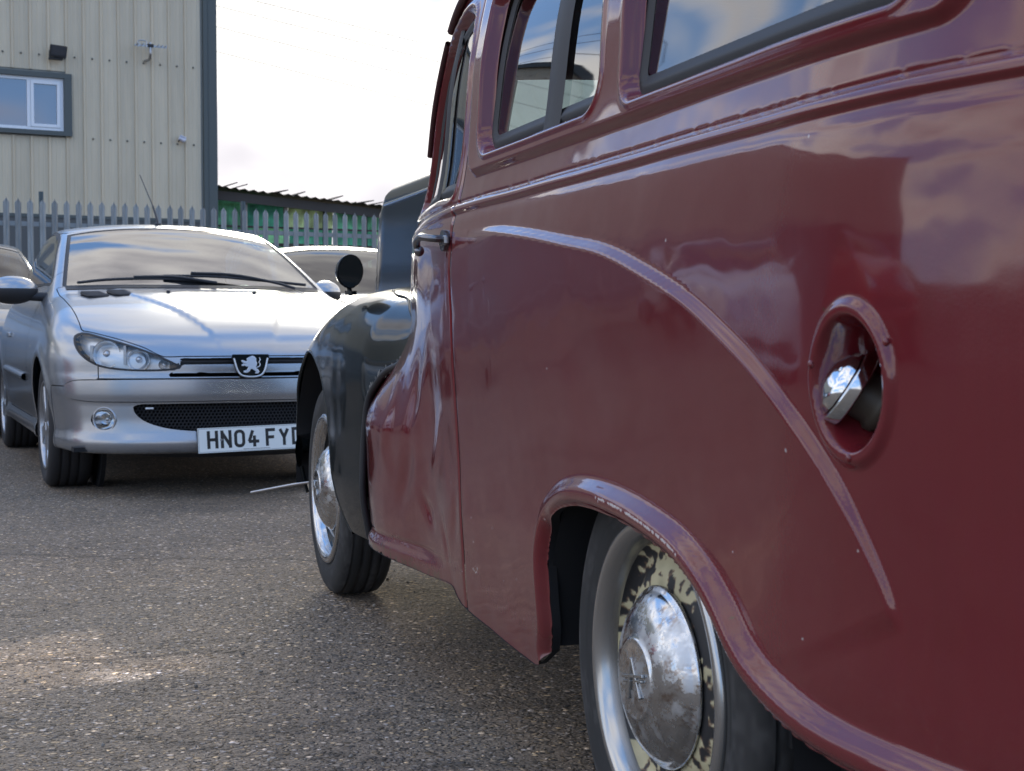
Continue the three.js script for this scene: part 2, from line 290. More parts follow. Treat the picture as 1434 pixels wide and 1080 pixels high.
function vPlan(s, h) { return -(0.23 + 0.16 * clamp((h - 1.02) / 0.5, 0, 1)) * Math.pow(Math.max(0, s - 0.85), 2) - 0.34 * Math.pow(Math.max(0, -0.42 - s), 2) - 2.2 * Math.pow(Math.max(0, -0.78 - s), 2.2); }
function vBase(s, h) { return vProf(h) + vPlan(s, h) + 0.14 * ss(s, 0.98, 1.66) * (1 - ss(h, 0.54, 0.80)); }
function VW(s, h) {
  let w = vBase(s, h);
  // panel waviness and dents
  w += 0.0026 * PN.noise(s * 3.1, h * 4.3, 1.2) + 0.001 * PN.noise(s * 8, h * 9, 4.2) + 0.00016 * PN.noise(s * 26, h * 26, 2.2);
  w += (0.003 * PN.noise(s * 6, h * 7, 9.4) + 0.0012 * PN.noise(s * 15, h * 11, 6.4)) * ss(s, 0.5, 1.0) * (1 - ss(h, 0.85, 0.97));
  for (const [a, b, r, d, k] of [[1.22, 0.45, 0.03, 0.006, 0.7], [1.08, 0.40, 0.018, 0.005, -0.9], [1.15, 0.62, 0.024, 0.004, 0.4], [0.95, 0.36, 0.016, 0.004, -0.5], [1.0, 0.52, 0.022, -0.003, 0.6], [0.86, 0.42, 0.02, 0.003, 0.3], [1.34, 0.55, 0.028, -0.003, 0.5]]) { const u = s - a, v = h - b, p = (u * Math.cos(k) + v * Math.sin(k)) / r, q = (v * Math.cos(k) - u * Math.sin(k)) / (r * 2.6), e = p * p + q * q; if (e < 6) w -= d * Math.exp(-e); }
  // belt moulding and the seam above it
  const hb = 0.9965 - 0.05 * Math.pow(Math.max(0, s - 0.75), 1.6), e = h - hb - 0.0012 * PN.noise(s * 4, 2, 2), fd = 1 - 0.55 * ss(s, 0.8, 1.0);
  w += fd * (0.0085 * Math.exp(-Math.pow((e + 0.001) / 0.0085, 4)) + (e > 0.004 ? -0.003 * Math.exp(-Math.pow((e - 0.011) / 0.0028, 2)) : 0));
  w += s < 0.8 ? 0.0022 * Math.exp(-Math.pow((e - 0.012) / 0.003, 2)) * Math.max(0, PN.noise(s * 38, 3, 1) + 0.4 * PN.noise(s * 90, 7, 1) + 0.6 * PN.noise(s * 6, 1, 1) - 0.05) * 1.6 : 0;
  // raised window panel, window recesses
  if (h > 1.0) {
    w += 0.014 * ss(-frameP(s, h), -0.009, 0.007);
    const d = Math.min(winM(s, h), winR(s, h));
    w += 0.0035 * Math.exp(-Math.pow((d - 0.006) / 0.006, 2)) - 0.024 * ss(-d, -0.003, 0.008);
    const dd = doorWin(s, h); if (s > 0.8) w += 0.004 * Math.exp(-Math.pow((dd - 0.012) / 0.006, 2)) - 0.02 * ss(-dd, -0.003, 0.008);
  }
  // wing swage
  if (s < 0.85 && h < 1.0 && h > 0.35) {
    const [d, sd, at] = swage(s, h), q = sd < 0 ? -d : d, amp = 0.0105 * ss(at, -0.03, 0.13) * (1 - 0.5 * ss(at, 0.6, 1)) * (1 - ss(at, 0.955, 1));
    // travelling rearwards the outside of the wing lies on the right
    const x = -q;
    w += amp * (1 - ss(x, -0.008, 0.005)) * Math.exp(-Math.max(0, -x - 0.008) / 0.12);
  }
  // arch lip
  if (h < 0.72 && s < 0.62) {
    const d = archEdge(s, h)[0], a = lerp(0.021, 0.008, ss(s, 0.16, 0.34)) * lerp(1, 0.7, ss(-s, 0.45, 0.8));
    w += a * (1 - ss(d, 0.022, 0.044)) - a * 0.55 * Math.pow(clamp(1 - d / 0.014, 0, 1), 2) - 0.016 * ss(s, 0.28, 0.34) * Math.pow(clamp(1 - d / 0.03, 0, 1), 2);
  }
  // fuel filler rim and recess
  if (s < -0.44 && s > -0.7 && h > 0.6 && h < 0.85) {
    const f = fuel(s, h);
    w += (f < 1 ? 0.0065 : 0.0065 * (1 - ss(f, 1.03, 1.18))) - 0.075 * ss(1 - f, 0.05, 0.40);
  }
  // door shut lines
  const sh = Math.abs(s - 0.8165); if (h < 1.42) w -= 0.0035 * Math.exp(-Math.pow(sh / 0.006, 2));
  // sill strip below the door
  if (s > 0.85 && h < 0.4) { const t = 0.312 - 0.012 * ss(s, 1.1, 1.6) - h; w += ss(s, 0.9, 1.15) * (-0.004 * Math.exp(-Math.pow((t + 0.006) / 0.004, 2)) + 0.010 * ss(t, 0, 0.02)); }
  return w;
}
{
  const N = 2048, Hh = 1024, chips = [];
  seed = 4242;
  const put = (s, h, r, k) => chips.push([s, h, r, k]);
  for (let i = 0; i < 70; i++) put(-1 + rnd() * 2.7, 0.2 + Math.pow(rnd(), 1.5) * 0.85, 0.0003 + 0.0006 * rnd() * rnd(), rnd() < 0.6 ? 0 : 1);
  for (let i = 0; i < 90; i++) put(1.0 + rnd() * 0.68, 0.266 + rnd() * rnd() * 0.03, 0.002 + 0.005 * rnd(), 1);
  put(1.58, 0.325, 0.008, 1); put(1.57, 0.335, 0.006, 1); put(1.42, 0.313, 0.006, 1); put(1.43, 0.325, 0.003, 1);
  for (let i = 0; i < 7; i++) put(0.725 + rnd() * 0.03, 0.33 + rnd() * rnd() * 0.14, 0.0006 + 0.0018 * rnd() * rnd(), 0);
  for (let i = 0; i < 330; i++) { const t = rnd(), k = (0.385 + 0.15 * t) * archPts.length, a = archPts[Math.floor(k)], b = archPts[Math.floor(k) + 1], f = k % 1; if (PN.noise(t * 22, 3, 1) > -0.12) put(lerp(a[0], b[0], f), lerp(a[1], b[1], f) + 0.0205 + 0.0012 * (rnd() - 0.5), 0.0002 + 0.0006 * rnd() * rnd(), 2); }  // sunlit highlight on the arch lip, painted as a line of pale specks
  const spl = new Float32Array(N * Hh), kind = new Uint8Array(N * Hh);
  for (const [s, h, r, k] of chips) {
    const cx = (s + 1.02) / 2.8 * N, cy = (h - 0.2) / 1.4 * Hh, R = r / 2.8 * N + 1;
    for (let j = Math.floor(cy - R * 1.6); j <= cy + R * 1.6; j++) for (let i = Math.floor(cx - R * 1.6); i <= cx + R * 1.6; i++) { if (i < 0 || j < 0 || i >= N || j >= Hh) continue; const d = Math.hypot(i - cx, j - cy) / R + 0.5 * PN.noise(i * 0.45, j * 0.45, s * 9); const v = 1 - ss(d, 0.7, 1.15); if (v > spl[j * N + i]) { spl[j * N + i] = v; kind[j * N + i] = k; } }
  }
  const streak = (s, h) => 0.5 + 0.5 * (0.6 * PN.noise(s * 46, h * 0.9, 3) + 0.5 * PN.noise(s * 120, h * 1.7, 8));
  const map = dataTex(N, Hh, (i, j) => {
    const s = -1.02 + i / N * 2.8, h = 0.2 + j / Hh * 1.4, k = j * N + i;
    const fade = 0.5 + 0.5 * fbm(s * 2.2, h * 2.6, 7, 4), st = streak(s, h), dirt = (1 - ss(h, 0.2, 0.5)) * (0.5 + 0.6 * fbm(s * 6, h * 6, 2, 4));
    let c = [0.134, 0.0115, 0.0145].map((v, q) => v * (0.84 + 0.3 * fade + 0.07 * (st - 0.5)) + [0.004, 0.005, 0.0075][q] * fade);
    c = c.map((v, q) => lerp(v, [0.12, 0.055, 0.05][q], 0.5 * clamp(dirt, 0, 1)));
    if (spl[k] > 0) c = c.map((v, q) => lerp(v, [[0.42, 0.4, 0.38], [0.09, 0.035, 0.02], [0.55, 0.5, 0.46]][kind[k]][q], spl[k]));
    return c.map(toS);
  }, true, false);
  const rough = dataTex(N / 2, Hh / 2, (i, j) => { const s = -1.02 + i / (N / 2) * 2.8, h = 0.2 + j / (Hh / 2) * 1.4, v = 0.17 + 0.1 * Math.max(0, streak(s, h) - 0.45) + 0.16 * Math.max(0, fbm(s * 3, h * 3, 5, 4)) + 0.14 * (1 - ss(h, 0.2, 0.45)); return [0, v, 0]; }, false, false);
  const bp = tileNoise(64, 5), bp2 = tileNoise(256, 6);
  const bump = dataTex(512, 512, (i, j) => { const v = 0.5 * bp(i / 8, j / 8) + 0.5 * bp2(i / 2, j / 2); return [v, v, v]; });
  bump.repeat.set(14, 7);
  M.maroon = phy(C(1, 1, 1), 1, 0, { map, roughnessMap: rough, bumpMap: bump, bumpScale: 0.00012, ior: 1.5, specularIntensity: 0.25, clearcoat: 1, clearcoatRoughness: 0.06 });
  M.maroonPlain = phy(C(0.125, 0.011, 0.014), 0.22, 0, { specularIntensity: 0.25, clearcoat: 1, clearcoatRoughness: 0.05 });
}
M.gutter = std(C(0.05, 0.012, 0.014), 0.4);
// chrome with dirt, cream paint that flakes off black
{
  const n1 = tileNoise(32, 21), n2 = tileNoise(128, 22), n3 = tileNoise(16, 23);
  const f = (i, j) => 0.5 * n1(i / 16, j / 16) + 0.3 * n2(i / 4, j / 4) + 0.35 * n3(i / 32, j / 32), ff = (i, j) => 0.34 * n1(i / 16, j / 16) + 0.4 * n2(i / 4, j / 4) + 0.42 * n3(i / 32, j / 32);
  M.flake = std(C(1, 1, 1), 0.6, 0, { map: dataTex(512, 512, (i, j) => { const v = ff(i, j) + 0.05 * (n2(i, j) - 0.5), e = ss(v, 0.53, 0.55), e2 = ss(v, 0.55, 0.58), q = 0.8 + 0.36 * n1(i / 8, j / 8); return [[0.5, 0.15, 0.017], [0.445, 0.085, 0.017], [0.27, 0.05, 0.018]].map(([a0, a1, a2]) => toS(lerp(lerp(a0, a1, e), a2, e2) * q)); }, true), bumpMap: dataTex(512, 512, (i, j) => { const e = ss(ff(i, j) + 0.05 * (n2(i, j) - 0.5), 0.53, 0.55); return [1 - e, 1 - e, 1 - e]; }), bumpScale: 0.0008 });
  const rg = dataTex(512, 512, (i, j) => { const v = f(i, j); return [0, lerp(0.16, 0.5, ss(v, 0.45, 0.85)), 1]; });
  M.oldChrome = std(C(1, 1, 1), 1, 1, { roughnessMap: rg, map: dataTex(512, 512, (i, j) => { const v = f(i + 99, j + 40), e = ss(v, 0.62, 0.95); return [lerp(0.54, 0.33, e), lerp(0.555, 0.28, e), lerp(0.57, 0.25, e)].map(toS); }, true) });
  M.dirtyChrome = std(C(0.42, 0.42, 0.41), 0.24, 0.9);
  M.tyreOld = std(C(1, 1, 1), 0.82, 0, { map: dataTex(512, 256, (i, j) => { const v = f(i, j), t = 0.024 + 0.03 * ss(v, 0.5, 0.9); return [t, t * 0.97, t * 0.94].map(toS); }, true) });
}
const uvVan = [1 / 2.8, 1.02 / 2.8, 1 / 1.4, -0.2 / 1.4];
let sideAll, archLineW;
{ // left side, one fine sheet cut into quarter panel and door
  const us = [...range(-1.02, -0.65, 80), ...range(-0.6475, -0.49, 63), ...range(-0.486, 0.94, 320), ...range(0.948, 1.72, 110)], vs = [...range(0.2, 0.64, 98), ...range(0.6425, 0.82, 71), ...range(0.825, 0.965, 31), ...range(0.9675, 1.105, 58), ...range(1.110, 1.56, 66)];
  const sh = grid(us, vs, (s, h) => V3(s, h, VW(s, h)), -1);
  if (sh.n[2] > 0) sh.n = sh.n.map((v) => -v);
  const outline = polyD([[-1.02, 0.1], [-1.02, 1.43], [-0.6, 1.46], [0, 1.475], [0.6, 1.468], [0.95, 1.44], [1.15, 1.395], [1.26, 1.33], [1.36, 1.23], [1.5, 1.08], [1.58, 0.99], [1.70, 0.86], [1.70, 0.1]]);
  const ragged = (s, h) => s > 1.1 && s < 1.7 ? -0.016 * Math.max(0, PN.noise(s * 40, 1, 2) + 0.5 * PN.noise(s * 95, 4, 2) - 0.05) * ss(s, 1.1, 1.35) * (h < 0.32 ? 1 : 0) : 0;
  sideAll = sh.clip((s, h) => Math.max(outline(s, h), -lowEdge(s, h) - ragged(s, h)));
  sideAll = sideAll.clip((s, h) => -Math.min(winM(s, h) + 0.012, winR(s, h) + 0.012, s > 0.82 ? doorWin(s, h) + 0.012 : 1));
  const quarter = sideAll.clip((s) => s - 0.8140), door = sideAll.clip((s) => 0.8192 - s);
  part('quarter_panel', quarter.geo(...uvVan), M.maroon, van);
  const dr = part('front_door', door.geo(...uvVan), M.maroon, van);
  // inner dark skin behind the shut line
  part('door_jamb', grid([0.79, 0.845], range(0.28, 1.4, 40), (s, h) => V3(s, h, vBase(0.8165, h) - 0.022)), M.dark, van);
  // handle: lever on a small escutcheon
  const hw = VW(0.85, 0.94);
  const lever = tube([V3(0.842, 0.941, hw - 0.004), V3(0.842, 0.942, hw + 0.03), V3(0.86, 0.945, hw + 0.042), V3(0.89, 0.945, hw + 0.042), V3(0.925, 0.939, hw + 0.038), V3(0.938, 0.929, hw + 0.033), V3(0.937, 0.924, hw + 0.03)], 0.0072, 40, 10);
  part('door_handle', merge([lever, new THREE.SphereGeometry(0.0105, 12, 10).translate(...V3(0.937, 0.923, hw + 0.03)), cyl(0.02, 0.014, 20).rotateX(Math.PI / 2).translate(...V3(0.842, 0.938, hw + 0.003)), rbox(0.045, 0.02, 0.012, 0.005, ...V3(0.84, 0.938, hw + 0.006))]), std(C(0.2, 0.2, 0.21), 0.2, 0.9), dr);
  // window rubbers and glass
  const gl = (name, d, s0, s1, h0, h1, parent, ds, tl = 1) => {
    const ring = grid(range(s0 - 0.02, s1 + 0.02, Math.round((s1 - s0) / 0.006)), range(h0 - 0.02, h1 + 0.02, Math.round((h1 - h0) / 0.006)), (s, h) => V3(s, h, vBase(s, h) + ds - 0.05 * (h - h0) * tl + 0.006 * Math.exp(-Math.pow((d(s, h) + 0.017) / 0.008, 2))), -1).clip((s, h) => Math.max(d(s, h) + 0.005, -d(s, h) - 0.031));
    part('window_rubber', ring, M.rubber, parent);
    const g = grid(range(s0, s1, 20), range(h0, h1, 14), (s, h) => V3(s, h, vBase(s, h) + ds - 0.05 * (h - h0) * tl), -1).clip((s, h) => d(s, h) + 0.028);
    part(name, g, M.carGlass, parent);
  };
  gl('middle_window', winM, 0.11, 0.705, 1.076, 1.395, van, -0.008);
  gl('rear_window', winR, -0.645, 0.035, 1.07, 1.405, van, -0.008);
  gl('door_window', doorWin, 0.85, 1.47, 1.02, 1.39, dr, -0.020, 0);
  const bar = (s0, s1, ds) => grid(range(0, 1, 10), range(1.085, 1.385, 12), (u, h) => { const s = lerp(s0, s1, u); return V3(s, h, vBase(s, h) + ds - 0.045 * (h - 1.08) + 0.006 * Math.sin(u * Math.PI)); }, -1);
  part('window_divider', bar(0.315, 0.392, -0.003), M.rubber, van);
  part('window_divider', grid(range(0, 1, 6), range(1.03, 1.38, 12), (u, h) => { const s = 1.06 + u * 0.03 - (h - 1.03) * 0.05; return V3(s, h, vBase(s, h) - 0.014 + 0.006 * Math.sin(u * Math.PI)); }, -1), M.rubber, dr);
  // turned-in edge along wheel arch and sill
  const edgePts = [...smooth(botPts.slice(1), 4), ...archPts];
  part('arch_flange', grid(range(0, edgePts.length - 1, edgePts.length - 1), range(0, 1, 6), (k, v) => { const [s, h] = edgePts[Math.round(k)], w = VW(s, h); return V3(s, h + v * 0.003, w + 0.0015 - v * 0.014); }), M.dark, van);
  // right side: the same panels mirrored
  const q2 = part('right_side_panel', grid(range(-1.02, 1.7, 90), range(0.25, 1.49, 60), (s, h) => { const [x, y, z] = V3(s, h, vBase(s, h)); return [x, y, -z]; }).clip((s, h) => Math.max(outline(s, h), -lowEdge(s, h))).clip((s, h) => -Math.min(winM(s, h), winR(s, h), s > 0.82 ? doorWin(s, h) : 1)), M.maroonPlain, van);
  for (const [n, d, s0, s1] of [['middle_window', winM, 0.11, 0.705], ['rear_window', winR, -0.645, 0.035], ['door_window', doorWin, 0.85, 1.47]]) part(n, grid(range(s0, s1, 10), range(1.02, 1.41, 8), (s, h) => { const [x, y, z] = V3(s, h, vBase(s, h) - 0.01); return [x, y, -z]; }).clip((s, h) => d(s, h) + 0.003), M.carGlass, q2);

  // roof, windscreen panel, tail
  const gut = ip([-1.02, -0.6, 0, 0.6, 0.95, 1.15, 1.26], [1.43, 1.46, 1.475, 1.468, 1.44, 1.395, 1.33]);
  const bowA = (t) => 1 - (2 * t - 1) * (2 * t - 1);
  part('roof', grid([...range(-1.02, 1.14, 40), 1.15], range(0, 1, 40), (s, t) => { const h = gut(s), w = vBase(s, h) + (s < 0.768 && s > -0.7 ? 0.014 : 0), z = lerp(-CEN - w, CEN + w, t); return [s + 0.13 * ss(s, 0.6, 1.15) * bowA(t) - 0.12 * ss(-s, 0.6, 1.02) * bowA(t), h + 0.095 * Math.pow(bowA(t), 0.62), z]; }), M.maroonPlain, van);
  const ap = smooth([[1.15, 1.395], [1.26, 1.33], [1.36, 1.23], [1.5, 1.08], [1.58, 0.99], [1.66, 0.9]], 4);
  const scr = (t, k, ins = 0) => { const [s, h] = ap[Math.min(Math.round(k), ap.length - 1)], w = vBase(s, h), z = lerp(-CEN - w, CEN + w, t); return [s + 0.13 * bowA(t) - ins, h + lerp(0.095, 0.02, k / (ap.length - 1)) * Math.pow(bowA(t), 0.62) - ins * 0.5, z]; };
  const sp = grid(range(0, 1, 60), range(0, ap.length - 1, ap.length - 1), (t, k) => scr(t, k));
  const kAt = (hh) => ap.findIndex((p) => p[1] < hh), wo = rrect(0.15, 0.85, kAt(1.325), kAt(1.1), 0.01);
  const wd = (t, k) => { const x = Math.abs(t - 0.5) - 0.35, a = kAt(1.305), b = kAt(1.09); return Math.max(x * 8, (a - k) * 0.5, (k - b) * 0.5); };
  part('windscreen_frame', sp.clip((t, k) => -wd(t, k)), M.maroonPlain, van);
  part('windscreen', grid(range(0, 1, 40), range(0, ap.length - 1, ap.length - 1), (t, k) => scr(t, k, 0.008)).clip((t, k) => wd(t, k) - 0.05), M.carGlass, van);
  part('tail', grid(range(0, 1, 40), range(0.35, 1.43, 40), (t, h) => { const w = VW(-1.0, Math.max(h, 0.36)) > -9 ? vBase(-1.02, h) : 0, a = Math.PI * t; return [-1.02 - 0.17 * Math.pow(Math.sin(a), 0.55) , h, -Math.cos(a) * (CEN + w)]; }), M.maroonPlain, van);
  // rain gutter with the break above the front pillar
  const gp = (a, b) => smooth([[-1.0, 1.432], [-0.6, 1.462], [0, 1.477], [0.6, 1.47], [0.95, 1.442], [1.13, 1.40], [1.25, 1.335], [1.35, 1.24], [1.44, 1.15]], 6).slice(a, b).map(([s, h]) => V3(s, h, vBase(s, h) + 0.008));
  part('rain_gutter', tube(gp(0, 36), 0.009, 60, 8), M.gutter, van);
  part('rain_gutter', tube(gp(37, 54), 0.007, 30, 8), M.gutter, van);
  // floor, headlining, inner wheel houses
  part('floor', merge([box(3.3, 0.03, 1.36, 0.8, 0.31, 0), box(1.1, 0.5, 0.9, 2.25, 0.55, 0)]), M.dark, van);
  part('headlining', box(1.9, 0.01, 1.3, 0.05, 1.455, 0), std(C(0.018, 0.017, 0.016), 0.9), van);
  part('dashboard', rbox(0.2, 0.22, 1.3, 0.05, 1.42, 0.96, 0), M.matt, van);
  for (const z of [-0.36, 0.36]) part('front_seat', merge([rbox(0.5, 0.16, 0.52, 0.05, 0.72, 0.56, z), rbox(0.14, 0.5, 0.52, 0.06, 0.42, 0.78, z)]), std(C(0.05, 0.03, 0.028), 0.7), van);
  for (const sg of [-1, 1]) part('wheel_house', grid(range(0.0, Math.PI + 0.25, 30), [0, 0.02, 0.4], (a, d) => [Math.cos(a) * 0.40 - 0.02, 0.27 + Math.sin(a) * 0.385, sg * (CEN + 0.022 - d)]), M.dark, van);
  for (const sg of [-1, 1]) part('wheel_house_wall', box(1.3, 0.5, 0.01, -0.2, 0.60, sg * (CEN - 0.24)), M.dark, van);
}
{ // fuel filler: bowl, neck, chrome cap
  const base = new THREE.Vector3(...V3(-0.556, 0.689, -0.018)), dir = new THREE.Vector3(0.36, 0.52, -0.77).normalize(), qt = new THREE.Quaternion().setFromUnitVectors(new THREE.Vector3(0, 1, 0), dir);
  const putN = (g, k) => g.applyQuaternion(qt).translate(...base.clone().addScaledVector(dir, k).toArray());
  part('filler_neck', putN(lathe([[0.0, -0.03], [0.025, -0.03], [0.025, 0.02], [0.028, 0.022], [0.028, 0.03], [0.024, 0.034], [0.024, 0.05]], 32), 0.0), std(C(0.07, 0.06, 0.045), 0.5, 0.4), van);
  const oct = lathe([[0, 0.012], [0.012, 0.0115], [0.0165, 0.009], [0.024, 0.0055], [0.031, 0.001], [0.0345, -0.0065]], 9);
  part('filler_cap', merge([putN(lathe([[0, 0], [0.039, 0], [0.040, 0.002], [0.040, 0.012], [0.0385, 0.014], [0, 0.0135]], 40), 0.052), putN(oct, 0.052 + 0.0215), putN(rbox(0.05, 0.006, 0.008, 0.003), 0.052 + 0.0255)]), M.chrome, van);
  for (const [a, b] of [[-0.513, 0.742], [-0.622, 0.765], [-0.568, 0.654]]) part('screw', new THREE.SphereGeometry(0.0042, 10, 8).scale(1, 1, 0.6).translate(...V3(a, b, VW(a, b))), M.maroonPlain, van);
}
// ------------------------------------------------------------------ wheels
function vanWheel(s, flaky) {
  const wheel = new THREE.Group(); wheel.name = 'wheel'; wheel.position.set(s, 0.307, -CEN); wheel.rotation.x = -Math.PI / 2; van.add(wheel);
  // lathe axis +y is outward
  const ty = lathe([[0.20, -0.13], [0.22, -0.145], [0.262, -0.148], [0.29, -0.14], [0.303, -0.128], [0.306, -0.112], [0.3005, -0.11], [0.3005, -0.103], [0.3065, -0.101], [0.307, -0.085], [0.3015, -0.083], [0.3015, -0.076], [0.307, -0.074], [0.307, -0.058], [0.3015, -0.056], [0.3015, -0.049], [0.3065, -0.047], [0.3065, -0.03], [0.3015, -0.028], [0.3015, -0.022], [0.304, -0.02], [0.299, -0.008], [0.285, 0.001], [0.262, 0.006], [0.243, 0.006], [0.24, 0.0035], [0.237, 0.005], [0.222, 0.001], [0.212, -0.006], [0.2, -0.01]], 96);
  part('tyre', ty, M.tyreOld, wheel);
  part('trim_ring', lathe([[0.216, -0.003], [0.2165, 0.003], [0.2125, 0.008], [0.206, 0.0095], [0.198, 0.007], [0.191, 0.0], [0.187, -0.01], [0.184, -0.022]], 96), flaky ? M.dirtyChrome : M.oldChrome, wheel);
  const disc = lathe([[0.187, -0.012], [0.183, -0.026], [0.172, -0.033], [0.16, -0.033], [0.15, -0.026], [0.138, -0.018], [0.122, -0.016], [0.1, -0.02], [0, -0.02]], 96);
  const uv = disc.attributes.uv, ps = disc.attributes.position; for (let i = 0; i < uv.count; i++) uv.setXY(i, ps.getX(i) * 0.8 + 0.13, ps.getZ(i) * 0.8 + 0.62);
  part('rim', disc, flaky ? M.flake : M.black, wheel);
  const cap = lathe([[0.122, -0.014], [0.123, -0.011], [0.121, -0.008], [0.117, -0.006], [0.114, -0.003], [0.110, 0.003], [0.101, 0.010], [0.088, 0.017], [0.075, 0.022], [0.062, 0.0255], [0.056, 0.0265], [0.0545, 0.029], [0.052, 0.0297], [0.046, 0.0285], [0.02, 0.030], [0, 0.0303]].reverse(), 72);
  const cu = cap.attributes.uv, cp = cap.attributes.position; for (let i = 0; i < cu.count; i++) cu.setXY(i, cp.getX(i) * 3 + 0.3, cp.getZ(i) * 3);
  const hc = part('hubcap', cap, M.oldChrome, wheel);
  // flying letter A emblem, built of raised bars
  const bars = [], bar = (x0, y0, x1, y1, t) => { const l = Math.hypot(x1 - x0, y1 - y0); bars.push(rbox(l, 0.004, t, 0.0015).rotateY(-Math.atan2(y1 - y0, x1 - x0)).translate((x0 + x1) / 2, 0.0312, (y0 + y1) / 2)); };
  bar(-0.02, -0.026, 0.0, 0.028, 0.006); bar(0.02, -0.026, 0.0, 0.028, 0.006); bar(-0.036, 0.004, 0.036, 0.004, 0.005); bar(-0.032, -0.003, -0.008, -0.002, 0.004); bar(0.032, -0.003, 0.008, -0.002, 0.004);
  const em = part('emblem', merge(bars), M.dirtyChrome, hc); em.rotation.y = flaky ? 0.2 : -0.5;
  return wheel;
}
vanWheel(0.004, true); vanWheel(2.387, false);
for (const s of [0, 2.387]) { const t = van.children.filter((c) => c.name === 'wheel')[s ? 1 : 0].children[0].geometry; const m = part('right_tyre', t, M.tyreOld, van); m.position.set(s, 0.307, CEN); m.rotation.x = Math.PI / 2; }

// ------------------------------------------------------------------ black front wing, bonnet, bumper
{
  const T = ip([1.36, 1.6, 1.95, 2.2, 2.4, 2.55, 2.7, 2.8, 2.88, 2.93], [0.860, 0.874, 0.889, 0.886, 0.856, 0.805, 0.715, 0.60, 0.46, 0.33]);
  const wo = (s, h) => 0.056 - 0.028 * Math.pow(clamp((0.4 - h) / 0.16, 0, 1), 1.5) - 0.05 * (1 - ss(s, 1.40, 1.70)) * ss(h, 0.5, 0.68) - 0.016 * (1 - ss(s, 1.55, 1.9)) - 0.1 * Math.pow(ss(s, 2.6, 2.93), 2) + 0.0012 * PN.noise(s * 5, h * 5, 3.3) + 0.0006 * PN.noise(s * 13, h * 13, 5.3);
  const arch = polyD(smooth([[1.83, 0.1], [1.86, 0.22], [1.90, 0.262], [1.965, 0.31], [2.02, 0.40], [2.05, 0.49], [2.09, 0.565], [2.17, 0.645], [2.28, 0.692], [2.41, 0.706], [2.54, 0.69], [2.66, 0.63], [2.75, 0.53], [2.79, 0.4], [2.80, 0.1]], 5));
  const rear = smooth([[1.42, 0.95], [1.42, 0.80], [1.425, 0.72], [1.46, 0.693], [1.53, 0.675], [1.59, 0.642], [1.628, 0.606], [1.655, 0.52], [1.672, 0.40], [1.69, 0.27], [1.70, 0.18]], 6), rearD = curveD(rear);
  const wing = (s, v) => {
    const top = T(s), hc = Math.max(0.2, top - 0.235), wi = -0.25;
    let h, w;
    if (v < 0.5) { h = lerp(0.2, hc, v * 2); w = wo(s, h); } else { const f = (v - 0.5) * Math.PI; h = hc + (top - hc) * Math.pow(Math.sin(f), 0.8) + 0.0015 * PN.noise(s * 7, v * 9, 1); w = lerp(wi, wo(s, hc), Math.pow(Math.max(0, Math.cos(f)), 0.8)); }
    return [s, h, w];
  };
  let sh = grid(range(1.36, 2.93, 220), range(0, 1, 130), (s, v) => V3(...wing(s, v)), -1);
  { const k = (110 * 131 + 20) * 3; if (sh.n[k + 2] > 0) sh.n = sh.n.map((v) => -v); }
  sh = sh.clip((s, v, x, y) => { const [d, sd] = rearD(x, y); return Math.max(sd > 0 ? d * -1 : d, v < 0.75 ? -arch(x, y) : -1, 0.252 - y); });
  // rear edge curve runs downwards, keep what lies ahead of it
  const w2 = part('front_wing', sh, M.black, van, 'black front wing with chipped rear edge');
  const wAt = (s, h) => { const top = T(s), hc = top - 0.235; return h < hc ? wo(s, h) : lerp(-0.25, wo(s, hc), Math.pow(Math.max(0, 1 - Math.pow((h - hc) / (top - hc), 2.5)), 0.4)); };
  const rp = rear.filter(([s, h]) => h > 0.255 && h < T(s) - 0.002).map(([s, h]) => V3(s - 0.004, h, wAt(s, h) + 0.001));
  part('wing_beading', tube(rp, 0.0085, 80, 8), M.rubber, w2);
  // chipped filler along the beading
  seed = 99; const ch = []; for (let i = 0; i < 90; i++) { const k = 18 + Math.floor(rnd() * (rear.length - 34)), [s, h] = rear[k]; if (h < 0.26 || h > 0.7) continue; ch.push(new THREE.IcosahedronGeometry(0.0018 + 0.0034 * rnd() * rnd(), 0).scale(1, 1.4 + rnd(), 0.4).translate(...V3(s + 0.008 + 0.009 * rnd(), h + 0.02 * (rnd() - 0.5), wAt(s + 0.015, h) + 0.001))); }
  stuff(part('paint_chip', merge(ch), std(C(0.2, 0.19, 0.17), 0.8), w2));
  const ae = smooth([[1.87, 0.25], [1.90, 0.262], [1.965, 0.31], [2.02, 0.40], [2.05, 0.49], [2.09, 0.565], [2.17, 0.645], [2.28, 0.692], [2.41, 0.706], [2.54, 0.69], [2.66, 0.63], [2.75, 0.53], [2.79, 0.4], [2.8, 0.25]], 5);
  part('arch_lip', tube(ae.map(([s, h]) => V3(s, h, wAt(s, h) - 0.004)), 0.006, 90, 8), M.black, w2);
  part('inner_wing', merge([box(1.05, 0.5, 0.01, 2.12, 0.58, -CEN + 0.2), grid(range(-0.05, Math.PI + 0.1, 24), [0, 0.25], (a, d) => [2.40 + Math.cos(a) * 0.40, 0.30 + Math.sin(a) * 0.425, -CEN - 0.02 + d]).geo()]), M.dark, van);
  // right wing, mirrored
  part('right_front_wing', grid(range(1.4, 2.92, 40), range(0, 1, 30), (s, v) => { const [a, b, c] = wing(s, v), [x, y, z] = V3(a, b, c); return [x, y, -z]; }).clip((s, v, x, y) => Math.max(-arch(x, y), 0.25 - y)), M.black, van);
